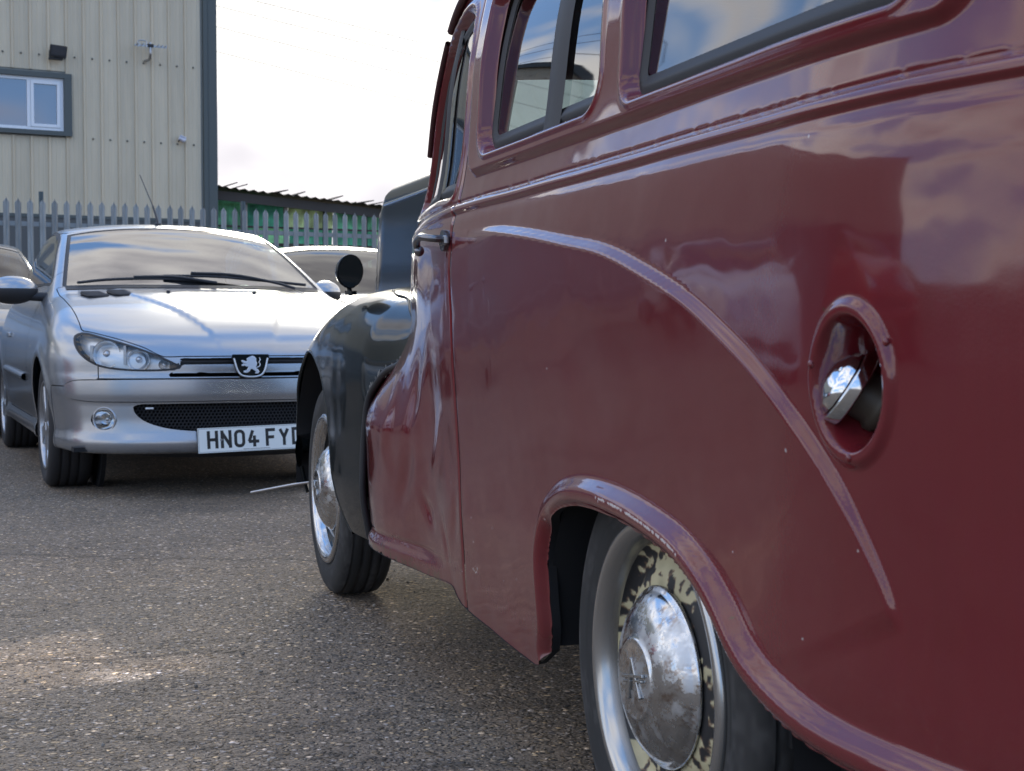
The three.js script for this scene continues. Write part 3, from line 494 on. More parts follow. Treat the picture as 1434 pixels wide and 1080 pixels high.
  // bonnet
  const bon = (s, t) => {
    const a = Math.abs(t), sg = Math.sign(t), nose = ss(s, 2.6, 2.74), cw = lerp(0.515, 0.498, ss(s, 1.6, 2.7)) - 0.012 * nose * nose, top = lerp(1.235, 1.24, ss(s, 1.6, 2.7)) - 0.03 * nose * nose;
    let c, h;
    if (a > 0.55) { const k = (1 - a) / 0.45; h = lerp(0.78, top - 0.085, k); c = cw - 0.012 + 0.022 * (k - 1) * (k < 0.9 ? 1 : 1); } else { const k = a / 0.55, f = Math.asin(k); c = (cw - 0.012) * Math.pow(k, 0.72) * (1) ; h = top - 0.085 + (0.085 + 0.02 * (1 - k)) * Math.pow(1 - Math.pow(k, 5), 0.5); }
    return [s + Math.max(0, 1.15 - h) * 0.5 * ss(s, 2.1, 2.72), h, sg * c];
  };
  const ts = range(-1, 1, 160);
  const bo = part('bonnet', grid(range(1.54, 2.74, 50), ts, (s, t) => bon(s, t)), M.blackOld, van);
  part('bonnet_moulding', tube(range(1.6, 2.6, 20).map((s) => { const [x, y, z] = bon(s, -0.56); return [x, y + 0.004, z - 0.004]; }), 0.005, 40, 8), M.chrome, bo);
  part('grille', grid(range(0, 1, 4), range(-1, 1, 60), (u, t) => { const [x, y, z] = bon(2.73, t); return [x + 0.03 + 0.10 * u, lerp(y, Math.min(y, 1.07), 0.9), z * (0.985 - 0.06 * u * u)]; }), M.blackOld, van);
  for (const z of range(-0.34, 0.34, 12)) part('grille_bar', box(0.02, 0.30, 0.012, 2.97, 0.86, z), M.chrome, van);
  part('grille_back', merge([rbox(0.05, 0.42, 0.86, 0.02, 2.90, 0.85, 0), rbox(0.12, 0.3, 1.3, 0.03, 2.76, 0.52, 0)]), M.blackOld, van);
  // joint between wing and bonnet side
  part('wing_joint', tube([[1.95, 0.872], [1.8, 0.858], [1.66, 0.845], [1.55, 0.815], [1.47, 0.79], [1.40, 0.775]].map(([s, h]) => V3(s, h, wAt(s, h) + 0.001)), 0.0035, 30, 6), M.rubber, w2);
  // mirror on the wing
  const mp = V3(2.06, 0.925, -0.005), head = new THREE.Vector3(-0.80, -0.06, 0.45).normalize();
  const mq = new THREE.Quaternion().setFromUnitVectors(new THREE.Vector3(0, 1, 0), head), tf = (g) => g.applyQuaternion(mq).translate(...mp);
  const mir = part('wing_mirror', merge([tf(lathe([[0, -0.03], [0.02, -0.028], [0.036, -0.018], [0.044, -0.004], [0.046, 0.003], [0.044, 0.005], [0.042, 0.003]], 40)), tube([[mp[0] + 0.02, mp[1] - 0.03, mp[2]], [mp[0] + 0.02, mp[1] - 0.05, mp[2] + 0.004], [mp[0] + 0.015, 0.862, mp[2] + 0.006]], 0.006, 10, 8), cyl(0.016, 0.01, 16).translate(mp[0] + 0.015, 0.868, mp[2] + 0.006)]), M.black, van);
  part('mirror_glass', tf(cyl(0.043, 0.002, 40).translate(0, 0.0035, 0)), std(C(0.75, 0.76, 0.78), 0.02, 1), mir);
  // bumper that wraps round the front, and a thin rod below it
  const bumper = (u, v) => { const t = u * 2 - 1, x = 2.98 - 0.27 * Math.pow(Math.abs(t), 5), z = t * 0.742, a = v * Math.PI * 2; return [x + 0.016 * Math.cos(a) - 0.01, 0.39 + 0.05 * Math.sin(a), z * (1 + 0.012 * Math.cos(a))]; };
  part('front_bumper', grid(range(0, 1, 60), range(0, 1, 20), bumper), M.chrome, van);
  part('steel_rod', tube([[2.55, 0.315, -0.62], [2.75, 0.285, -0.72], [2.93, 0.24, -0.86]].map((p) => p), 0.004, 10, 6), M.steel, van);
}
// ------------------------------------------------------------------ steel-clad building, fence, shed, power lines
const WALLP = new THREE.Vector2(-7.608, 22.0), WALLA = Math.atan2(0.478, 0.878);   // wall start and bearing (X, depth)
{
  const b = thing('clad_building', 'tall building clad in pale ribbed steel sheets with dark corner trim', 'building', [WALLP.x, 0, -WALLP.y], WALLA);
  const clads = [0.96, 1, 1.035].map((q, qi) => std(C(0.64 * q, 0.535 * q, 0.375 * q), 0.42, 0, { map: dataTex(256, 512, (i, j) => { const v = 0.9 + 0.1 * fbm(i * 0.03, j * 0.012, 1 + qi * 5, 4) + 0.07 * PN.noise(i * 0.22, j * 0.006, 4 + qi) - 0.1 * Math.max(0, PN.noise(i * 0.12, j * 0.004, 9 + qi) - 0.2); return [v, v, v * 0.995].map((c) => toS(Math.min(1, c))); }, true) })), clad = clads[1];
  const trim = std(C(0.075, 0.085, 0.078), 0.5), white = std(C(0.74, 0.75, 0.76), 0.35), blockM = std(C(0.10, 0.10, 0.095), 0.85);
  // one sheet: flat pan with two faint stiffeners and a trapezoid rib on its left joint
  const P = [[0, 0.0], [0.004, 0.030], [0.030, 0.032], [0.046, 0.004], [0.118, 0.004], [0.123, 0.008], [0.133, 0.008], [0.138, 0.004], [0.190, 0.004], [0.195, 0.008], [0.205, 0.008], [0.210, 0.004], [0.2646, 0.004]];
  const sheet = (y0, y1) => { const pos = [], idx = [], uv = []; P.forEach(([x, z], i) => { for (const y of [y0, y1]) { pos.push(x, y, z); uv.push(x, y / 4); } if (i) { const k = (i - 1) * 2; idx.push(k, k + 2, k + 1, k + 1, k + 2, k + 3); } }); const g = new THREE.BufferGeometry(); g.setAttribute('position', new THREE.Float32BufferAttribute(pos, 3)); g.setAttribute('uv', new THREE.Float32BufferAttribute(uv, 2)); g.setIndex(idx); const n = g.toNonIndexed(); n.computeVertexNormals(); return n; };
  const full = sheet(2.47, 6.5), low = sheet(2.47, 3.66), high = sheet(4.67, 6.5);
  for (let k = -84; k < 11; k++) {
    const x = 0.059 + k * 0.2648 + 0.2648;
    if (x > 2.97) break;
    const inWin = x > -2.3 && x + 0.2 < 0.95;
    for (const g of inWin ? [low, high] : [full]) { const m = part('cladding_sheet', g, clads[(k * 7 + 700) % 3], b); m.position.x = x; }
  }
  part('back_wall', box(25.2, 6.45, 0.12, -9.5, 3.225, -0.075), std(C(0.3, 0.3, 0.27), 0.8), b);
  part('side_wall', box(0.14, 6.45, 18, 3.14, 3.225, -9.07), clad, b);
  part('side_wall', box(0.14, 6.45, 18, -22.1, 3.225, -9.07), clad, b);
  part('roof', box(25.6, 0.12, 18.2, -9.45, 6.56, -9), trim, b);
  part('plinth_wall', box(25.1, 2.44, 0.05, -9.45, 1.22, 0.012), blockM, b);
  part('base_trim', box(25.1, 0.05, 0.06, -9.45, 2.455, 0.02), trim, b);
  part('corner_trim', box(0.222, 6.49, 0.06, 3.118, 3.245, 0.022), trim, b);
  part('corner_trim', box(0.006, 6.49, 0.006, 3.085, 3.245, 0.055), trim, b);
  // window: dark surround, white frames, panes
  const win = new THREE.Group(); win.name = 'window'; win.position.set(0, 0, 0); b.add(win);
  part('window_surround', merge([box(3.2, 0.075, 0.09, -0.66, 4.592, 0.03), box(3.2, 0.07, 0.10, -0.66, 3.715, 0.035), box(0.115, 0.81, 0.085, 0.882, 4.152, 0.028), box(0.115, 0.81, 0.085, -2.2, 4.152, 0.028)]), trim, win);
  const fr = []; const frame = (x0, x1, y0, y1, t, z) => fr.push(box(x1 - x0, t, 0.05, (x0 + x1) / 2, y1 - t / 2, z), box(x1 - x0, t, 0.05, (x0 + x1) / 2, y0 + t / 2, z), box(t, y1 - y0 - 2 * t, 0.05, x0 + t / 2, (y0 + y1) / 2, z), box(t, y1 - y0 - 2 * t, 0.05, x1 - t / 2, (y0 + y1) / 2, z));
  frame(-2.14, 0.82, 3.752, 4.552, 0.05, 0.0); frame(0.335, 0.768, 3.804, 4.50, 0.045, 0.012); fr.push(box(0.05, 0.70, 0.05, 0.306, 4.152, 0.004), box(0.05, 0.70, 0.05, -0.75, 4.152, 0.004));
  part('window_frame', merge(fr), white, win);
  const pane = phy(C(0.03, 0.07, 0.13), 0.03, 0, { ior: 2.3, clearcoat: 1, clearcoatRoughness: 0.02 });
  for (const [a, c] of [[0.38, 0.723], [-0.725, 0.281], [-2.09, -0.775]]) { const p = part('pane', box(c - a, 0.72, 0.012, (a + c) / 2, 4.152, 0.0), pane, win); p.rotation.y = 0; }
  // screws in three rows
  const sc = []; for (let k = -84; k < 11; k++) for (const y of [4.90, 3.67, 6.3]) { const x = 0.059 + k * 0.2648 + 0.145; if (x > 2.95 || (x > -2.3 && x < 1.0 && y < 4.7)) continue; sc.push(new THREE.SphereGeometry(0.016, 6, 5).translate(x, y, 0.014)); }
  stuff(part('screw', merge(sc), std(C(0.12, 0.12, 0.1), 0.6), b));

  const onWall = (x, y, z) => { const v = new THREE.Vector3(x, y, z).applyAxisAngle(new THREE.Vector3(0, 1, 0), WALLA); return [WALLP.x + v.x, v.y, -WALLP.y + v.z]; };
  // floodlight
  const fl = thing('floodlight', 'black floodlight on the pale steel wall above the window', 'floodlight', onWall(0.70, 4.84, 0.05), WALLA);
  const hd = part('housing', merge([rbox(0.25, 0.18, 0.06, 0.012), rbox(0.22, 0.03, 0.05, 0.008, 0, -0.07, -0.03), ...range(-0.09, 0.09, 6).map((x) => box(0.006, 0.15, 0.03, x, 0, -0.045))]).rotateX(0.35).rotateZ(-0.06).translate(0.02, 0.1, 0.13), M.matt, fl);
  part('lamp_glass', box(0.21, 0.14, 0.005).rotateX(0.35).rotateZ(-0.06).translate(0.02, 0.11, 0.164), std(C(0.06, 0.06, 0.065), 0.15), fl);
  part('bracket', merge([box(0.2, 0.03, 0.1, 0, 0.0, 0.05), box(0.02, 0.12, 0.02, -0.1, 0.05, 0.1), box(0.02, 0.12, 0.02, 0.12, 0.05, 0.1)]), M.matt, fl);
  // aerial
  const ae = thing('aerial', 'small bare metal aerial on a short bent mast on the wall', 'aerial', onWall(2.12, 4.95, 0.03), WALLA);
  part('mast', tube([[-0.05, -0.02, 0], [0.0, 0.0, 0.1], [0.0, 0.06, 0.16], [0.0, 0.25, 0.16]], 0.022, 20, 8), M.steel, ae);
  part('boom', box(0.5, 0.025, 0.02, 0, 0.19, 0.18), M.steel, ae);
  for (const [x, l] of [[-0.22, 0.26], [-0.14, 0.24], [0.1, 0.22], [0.16, 0.21], [0.22, 0.2]]) part('element', box(0.014, 0.014, l, x, 0.195, 0.2), M.steel, ae);
  part('element', tube([[-0.2, 0.16, 0.2], [-0.2, 0.25, 0.2], [-0.08, 0.25, 0.22], [-0.08, 0.16, 0.22]], 0.011, 16, 6), M.steel, ae);
  part('clamp', rbox(0.1, 0.05, 0.06, 0.01, 0, 0.2, 0.165), M.matt, ae);
  // security camera
  const cm = thing('security_camera', 'small white security camera low on the steel wall near the dark corner', 'camera', onWall(2.66, 3.72, 0.03), WALLA);
  part('housing', merge([cyl(0.036, 0.1, 14).rotateZ(1.15).translate(-0.02, 0.02, 0.06), rbox(0.09, 0.02, 0.08, 0.006).rotateZ(-0.4).translate(-0.01, 0.06, 0.06)]), std(C(0.6, 0.6, 0.66), 0.4), cm);
  part('lens', cyl(0.026, 0.01, 12).rotateZ(1.15).translate(-0.07, -0.004, 0.06), M.dark, cm);
  part('mount', box(0.04, 0.04, 0.06, 0.03, 0.03, 0.02), std(C(0.55, 0.55, 0.6), 0.4), cm);
}
{ // palisade fence
  const A = [-5.717, 16.3], an = Math.atan2(0.537, 0.8436);
  const f = thing('palisade_fence', 'grey galvanised palisade fence of pointed steel pales in front of the building', 'fence', [A[0], 0, -A[1]], an);
  const gm = [0.27, 0.31, 0.35].map((v, i) => std(C(v * 0.98, v * 1.02, v * 1.0), 0.55, 0.3, { map: dataTex(64, 256, (x, y) => { const q = 0.8 + 0.3 * fbm(x * 0.08, y * 0.05, i * 3, 4); return [q, q, q].map((c) => toS(clamp(c, 0, 1))); }, true) }));
  // W-section pale with a pointed splayed top
  const W = 0.034, prof = [[-W, -0.004], [-W * 0.5, 0.008], [0, 0.0], [W * 0.5, 0.008], [W, -0.004]], lv = [[0.12, 1], [2.08, 1], [2.12, 1.06], [2.165, 1.02], [2.225, 0.15]];
  const pg = (dz) => { const sh = new Sh(); for (let a = 0; a < lv.length; a++) for (let i = 0; i < 5; i++) { const [y, k] = lv[a], [x, z] = prof[i]; sh.p.push(x * k, y - (a === 4 && i !== 2 ? 0.02 : 0), z * (a > 2 ? 0.8 : 1) + dz); } const I = []; for (let a = 0; a < 4; a++) for (let i = 0; i < 4; i++) { const k = a * 5 + i; I.push(k, k + 1, k + 6, k, k + 6, k + 5); } const g = new THREE.BufferGeometry(); g.setAttribute('position', new THREE.Float32BufferAttribute(sh.p, 3)); g.setAttribute('uv', new THREE.Float32BufferAttribute(sh.p.flatMap((v, i) => i % 3 === 0 ? [v * 8, sh.p[i + 1] / 2.3] : []), 2)); g.setIndex(I); const n = g.toNonIndexed(); n.computeVertexNormals(); return n; };
  const pale = pg(0.03); seed = 5;
  for (let k = -72; k < 62; k++) {
    const m = part('pale', pale, gm[Math.floor(rnd() * 3)], f); m.position.set(0.038 + k * 0.1355, 0.006 * (rnd() - 0.5), 0.004 * rnd()); m.rotation.set(0.006 * (rnd() - 0.5), 0.08 * (rnd() - 0.5), 0.008 * (rnd() - 0.5));
  }
  for (let k = -4; k < 4; k++) part('post', merge([box(0.012, 2.3, 0.09, 0.43 + k * 2.432, 1.15, -0.02), box(0.05, 2.3, 0.01, 0.43 + k * 2.432, 1.15, 0.02)]), std(C(0.1, 0.12, 0.12), 0.55, 0.3), f);
  for (const y of [0.45, 1.93]) part('rail', merge([box(18.2, 0.05, 0.006, -0.7, y, 0.018), box(18.2, 0.006, 0.04, -0.7, y - 0.025, 0.0)]), gm[1], f);
}
{ // open lean-to shed with green netting
  const X = -4.871, Z = 24, an = Math.atan2(0.478, 0.878);
  const s = thing('open_shed', 'low open shed with dark sheet roof and green netting behind the fence', 'shed', [X, 0, -Z], an);
  const wood = std(C(0.06, 0.05, 0.042), 0.85), rust = std(C(0.075, 0.058, 0.046), 0.8);
  const top = (x) => 3.03 - 0.072 * x;
  seed = 31;
  const sheet = (w) => { const pos = [], idx = []; const n = 24; for (let i = 0; i <= n; i++) for (const z of [0.35, -1.1]) pos.push(w * i / n, 0.018 * Math.sin(i * Math.PI / 2) - z * 0.025, z); for (let i = 0; i < n; i++) { const k = i * 2; idx.push(k, k + 2, k + 1, k + 1, k + 2, k + 3); } const g = new THREE.BufferGeometry(); g.setAttribute('position', new THREE.Float32BufferAttribute(pos, 3)); g.setAttribute('uv', new THREE.Float32BufferAttribute(new Float32Array(pos.length / 3 * 2), 2)); g.setIndex(idx); const q = g.toNonIndexed(); q.computeVertexNormals(); return q; };
  const sg = sheet(0.95);
  for (let k = -4; k < 12; k++) { const m = part('roof_sheet', sg, rust, s); m.position.set(k * 0.9, top(k * 0.9) + 0.012 * rnd() + (k & 1 ? 0.006 : 0), 0.1 * rnd()); m.rotation.z = -0.072 + 0.012 * (rnd() - 0.5); }
  for (const x of [0.1, 0.28, 0.98, 1.3, 1.95, 2.5, 2.72, 3.0, 3.6]) part('sheet_end', rbox(0.16 + 0.1 * rnd(), 0.018, 0.5, 0.006).rotateZ(0.1 + 0.25 * rnd()).translate(x, top(x) + 0.045, 0.2), rust, s);
  part('fascia', merge([box(15, 0.15, 0.04, 3.4, 0, 0.28).rotateZ(-0.068).translate(0, 2.90, 0), box(15, 0.09, 0.04, 3.4, 0, -1).rotateZ(-0.06).translate(0, 2.86, 0)]), wood, s);
  for (const x of [-1.9, 0.42, 1.12, 1.82, 2.56, 3.3, 4.2, 5.4, 6.6]) part('post', box(0.06, top(x) - 0.05, 0.06, x, (top(x) - 0.05) / 2, 0.2), x > 1.5 ? M.matt : std(C(0.22, 0.2, 0.17), 0.8), s);
  for (const y of [2.13, 2.42, 1.6]) part('rail', box(12, y === 2.42 ? 0.03 : 0.06, 0.04, 3.2, y, 0.12), wood, s);
  const net = (r, g, b) => phy(C(r, g, b), 1, 0, { transmission: 0.62, thickness: 0, map: dataTex(128, 128, (i, j) => { const v = 0.86 + 0.5 * fbm(i * 0.05, j * 0.04, r * 30, 4) - 0.1 * ((i >> 1) & 1); return [v, v, v].map((c) => clamp(c, 0, 1)); }, true) });
  const N = [net(0.2, 0.72, 0.46), net(0.3, 0.8, 0.45), net(0.1, 0.5, 0.34), net(0.62, 0.85, 0.45)];
  part('shade_net', grid(range(-2, 0.9, 8), range(0.8, 2.9, 6), (u, y) => [u, y, -0.5 + 0.05 * Math.sin(u * 3 + y)]), net(0.14, 0.5, 0.36), s);
  let x = -2; while (x < 7.5) { const w = 0.55 + 0.5 * rnd(), x0 = x, ph = rnd() * 9; for (const [y0, y1] of [[0.9, 2.12], [2.13, 2.42], [2.43, 2.8]]) { part('net_panel', grid(range(0, w - 0.008, 8), range(y0, y1, 4), (u, y) => [x0 + u, y, 0.05 + 0.03 * Math.sin(u * 5 + y * 4 + ph)]), N[Math.floor(rnd() * 4)], s); } x += w; }
}
{ // overhead wires
  const wm = std(C(0.03, 0.03, 0.035), 0.6); const lab = ['topmost', 'second from top', 'third from top', 'lowest'];
  [[[-6.81, 7.64, -29], [6.79, 7.64, -48.17]], [[-6.81, 7.35, -29], [6.99, 7.35, -49.59]], [[-6.81, 6.94, -29], [7.34, 6.94, -52.08]], [[-6.81, 6.45, -29], [7.87, 6.45, -55.89]]].forEach(([a, b], i) => {
    const pts = range(-0.6, 2.4, 12).map((t) => [lerp(a[0], b[0], t), lerp(a[1], b[1], t), lerp(a[2], b[2], t)]);
    tag(part('power_line', tube(pts, 0.0065, 30, 5)), lab[i] + ' of the four thin overhead wires crossing the bright sky', 'power line', 'overhead wires').material = wm;
  });
}
// ------------------------------------------------------------------ modern cars: x to the car's left, y up, z forward from the front axle
const hoodY = ip([-3.1, -2.9, -2.55, -2.2, -0.75, -0.5, -0.3, 0, 0.3, 0.5, 0.65, 0.76, 0.83, 0.88], [0.86, 0.95, 0.985, 0.99, 0.985, 0.972, 0.952, 0.905, 0.85, 0.795, 0.74, 0.675, 0.61, 0.5]);
const sideX = ip([0.12, 0.2, 0.25, 0.3, 0.35, 0.42, 0.5, 0.6, 0.7, 0.8, 0.88, 0.95, 1.02], [0.77, 0.80, 0.812, 0.806, 0.812, 0.825, 0.834, 0.838, 0.829, 0.805, 0.772, 0.725, 0.66]);
const noseZ = ip([0.14, 0.18, 0.215, 0.25, 0.3, 0.36, 0.42, 0.47, 0.53, 0.56, 0.62, 0.68, 0.76, 0.86], [0.72, 0.775, 0.806, 0.812, 0.80, 0.795, 0.795, 0.80, 0.798, 0.792, 0.79, 0.775, 0.73, 0.62]);
const roofY = ip([-2.6, -2.4, -2.1, -1.7, -1.35, -1.1], [1.24, 1.30, 1.352, 1.374, 1.36, 1.325]);
const rearEnd = -3.02;
function carBody(x, y, z) {
  const a = Math.abs(x), bulge = 0.009 * ss(0.13 + 0.32 * clamp((0.75 - z) / 1.15, 0, 1) - a, -0.012, 0.02) * ss(z, -0.6, -0.3) * (1 - ss(z, 0.6, 0.78));
  const fTop = (y - hoodY(z) - bulge + 0.03 * (a / 0.75) * (a / 0.75) + 0.03 * Math.pow(a / 0.75, 4) * ss(z, 0.1, 0.6)) * 0.93;
  const arch = Math.min(Math.abs(Math.hypot(z, y - 0.3) - 0.35), Math.abs(Math.hypot(z + 2.44, y - 0.3) - 0.35));
  const fSide = a - sideX(y) + 0.05 * Math.pow(ss(z, 0.0, 0.7), 2) - 0.010 * Math.exp(-Math.pow(arch / 0.035, 2)) + 0.12 * Math.pow(clamp((-z - 2.3) / 0.7, 0, 1), 2)
    - 0.007 * ss(y, 0.205, 0.225) * (1 - ss(y, 0.27, 0.3)) * (z < -0.3 && z > -2.1 ? 1 : 0);
  const dn = 0.11 * 2.2 / 0.6 * Math.pow(a / 0.6, 1.2) + 0.8 * Math.max(0, a - 0.5) / 0.3 * 1, n0 = noseZ(y) - 0.11 * Math.pow(a / 0.6, 2.2) - 0.12 * Math.pow(Math.max(0, a - 0.5) / 0.3, 2);
  const fNose = (z - n0) / Math.sqrt(1 + dn * dn);
  const fTail = -z + rearEnd + 0.16 * Math.pow(a / 0.8, 3) + 0.1 * Math.pow(Math.max(0, 0.45 - y), 1.2);
  let f = smax(smax(fTop, fSide, 0.09), smax(fNose, fTail, 0.05), 0.075);
  return smax(f, 0.212 - y - 0.012 * ss(z, 0.2, 0.7), 0.02);
}
function carCabin(x, y, z) {
  const a = Math.abs(x), ws = (y - (0.965 + (-z - 0.32) * 0.4) + 0.052 * Math.pow(a / 0.7, 2.4) + 0.02 * Math.pow((-z - 0.8) / 0.5, 2) - 0.012) * 0.92, sd = (a - 0.712 + (y - 0.957) * 0.375 + 0.05 * Math.pow(Math.max(0, -z - 1.9), 2) - 0.012) * 0.93;
  const rf = y - roofY(z) + 0.045 * Math.pow(a / 0.55, 2.2), rr = (y - 1.345 + (-z - 2.15) * 0.46 + 0.04 * (a / 0.6) * (a / 0.6)) * 0.9;
  return smax(smax(smax(ws, rf, 0.05), rr, 0.1), smax(sd, 0.86 - y, 0.01), 0.05);
}
const carField = (x, y, z) => smin(carBody(x, y, z), carCabin(x, y, z), 0.03);
const mir = (P) => P.map(([x, y]) => [-x, y]);
const glassSide = smooth([[-0.58, 0.985], [-0.92, 1.15], [-1.2, 1.262], [-1.5, 1.308], [-1.85, 1.315], [-2.15, 1.288], [-2.42, 1.19], [-2.62, 1.06], [-2.55, 1.0], [-1.6, 0.995], [-0.8, 0.982]], 6, true);
const dGlassSide = polyD(glassSide);
const dScreen = (x, z) => { const a = Math.abs(x); return Math.max(z - (-0.345 - 0.1 * Math.pow(a / 0.69, 2)), (-1.275 + 0.075 * Math.pow(a / 0.55, 2)) - z, a - (0.672 - (-z - 0.45) * 0.155)); };
const dArch = (z, y, r = 0.328) => Math.min(Math.hypot(z, y - 0.297) - r, Math.hypot(z + 2.44, y - 0.297) - r);
const lampP = smooth([[0.727, 0.726], [0.733, 0.695], [0.722, 0.655], [0.693, 0.62], [0.638, 0.588], [0.511, 0.570], [0.347, 0.572], [0.292, 0.580], [0.362, 0.622], [0.466, 0.668], [0.609, 0.718], [0.691, 0.741]], 5, true);
const lampD = polyD(lampP), lampAt = (x, y, z) => z < 0.3 ? 1 : lampD(Math.abs(x), y);
const hoodFront = ip([0, 0.28, 0.362, 0.466, 0.609, 0.70, 0.8], [0.634, 0.634, 0.632, 0.678, 0.727, 0.748, 0.75]);
const dHood = (x, y, z) => { const a = Math.abs(x); return Math.max(a - lerp(0.70, 0.695, ss(z, -0.3, 0.5)), hoodFront(a) - y, z - 0.82, -0.345 - 0.1 * Math.pow(a / 0.69, 2) - z + (y > 1.02 ? 1 : 0), (y < 0.6 ? 1 : -1)); };
const grilleD = polyD(smooth([[-0.512, 0.412], [-0.49, 0.424], [-0.40, 0.427], [0, 0.428], [0.40, 0.427], [0.49, 0.424], [0.512, 0.412], [0.505, 0.385], [0.469, 0.349], [0.38, 0.315], [0.24, 0.298], [0, 0.292], [-0.24, 0.298], [-0.38, 0.315], [-0.469, 0.349], [-0.505, 0.385]], 4, true));
const slotU = rrect(-0.31, 0.31, 0.596, 0.629, 0.010), slotL = rrect(-0.36, 0.36, 0.541, 0.566, 0.008);
const fogD = (x, y) => (Math.hypot((Math.abs(x) - 0.625) / 0.056, (y - 0.354) / 0.048) - 1) * 0.05;
const stripD = polyD(smooth([[-0.775, 0.50], [-0.745, 0.524], [-0.66, 0.531], [0, 0.533], [0.66, 0.531], [0.745, 0.524], [0.775, 0.50], [0.765, 0.455], [0.70, 0.437], [0.56, 0.434], [0, 0.436], [-0.56, 0.434], [-0.70, 0.437], [-0.765, 0.455]], 4, true));
const toCar = (o, X, Z, yaw) => { o.position.set(X, 0, -Z); o.rotation.y = yaw; };
const carWheelGeo = {
  tyre: lathe([[0.20, 0.02], [0.215, 0.006], [0.25, -0.004], [0.27, -0.002], [0.285, 0.008], [0.295, 0.024], [0.297, 0.045], [0.290, 0.047], [0.290, 0.055], [0.298, 0.057], [0.299, 0.085], [0.291, 0.087], [0.291, 0.096], [0.299, 0.098], [0.299, 0.125], [0.291, 0.127], [0.291, 0.135], [0.298, 0.137], [0.297, 0.16], [0.29, 0.185], [0.27, 0.2], [0.2, 0.19]], 64),
  rim: lathe([[0.212, 0.004], [0.208, 0.0], [0.2, 0.004], [0.194, 0.03], [0.188, 0.12], [0.1, 0.14]], 48),
  hub: lathe([[0, 0.012], [0.03, 0.012], [0.06, 0.022], [0.065, 0.05]], 24),
};
{ const g = []; for (let k = 0; k < 5; k++) { const s = new THREE.Shape(); s.moveTo(-0.032, 0.03); s.lineTo(-0.024, 0.12); s.lineTo(-0.04, 0.195); s.lineTo(0.04, 0.195); s.lineTo(0.024, 0.12); s.lineTo(0.032, 0.03); g.push(new THREE.ExtrudeGeometry(s, { depth: 0.022, bevelSize: 0.006, bevelThickness: 0.006, bevelSegments: 2 }).rotateX(Math.PI / 2).translate(0, 0.036, 0).rotateY(k * Math.PI * 2 / 5 + 0.3)); } carWheelGeo.spokes = merge(g); }
M.darkScreen = phy(C(0.12, 0.22, 0.36), 0.02, 0, { transmission: 1, thickness: 0, ior: 1.36 });
M.alloy = std(C(0.42, 0.43, 0.45), 0.32, 0.9);
M.seat = std(C(0.018, 0.018, 0.02), 0.85);
function carWheels(car, x) {
  for (const z of [0, -2.44]) for (const sg of [-1, 1]) {
    const w = new THREE.Group(); w.name = 'wheel'; w.position.set(sg * x, 0.297, z); w.rotation.z = sg * Math.PI / 2; car.add(w);
    part('tyre', carWheelGeo.tyre, M.tyre, w); const r = part('rim', carWheelGeo.rim, M.alloy, w); part('spokes', carWheelGeo.spokes, M.alloy, w); part('hub', carWheelGeo.hub, M.alloy, w);
    part('brake_disc', cyl(0.13, 0.02, 24).translate(0, 0.09, 0), M.steel, w); part('wheel_well', cyl(0.33, 0.02, 24).translate(0, 0.24, 0), M.dark, w);
  }
}
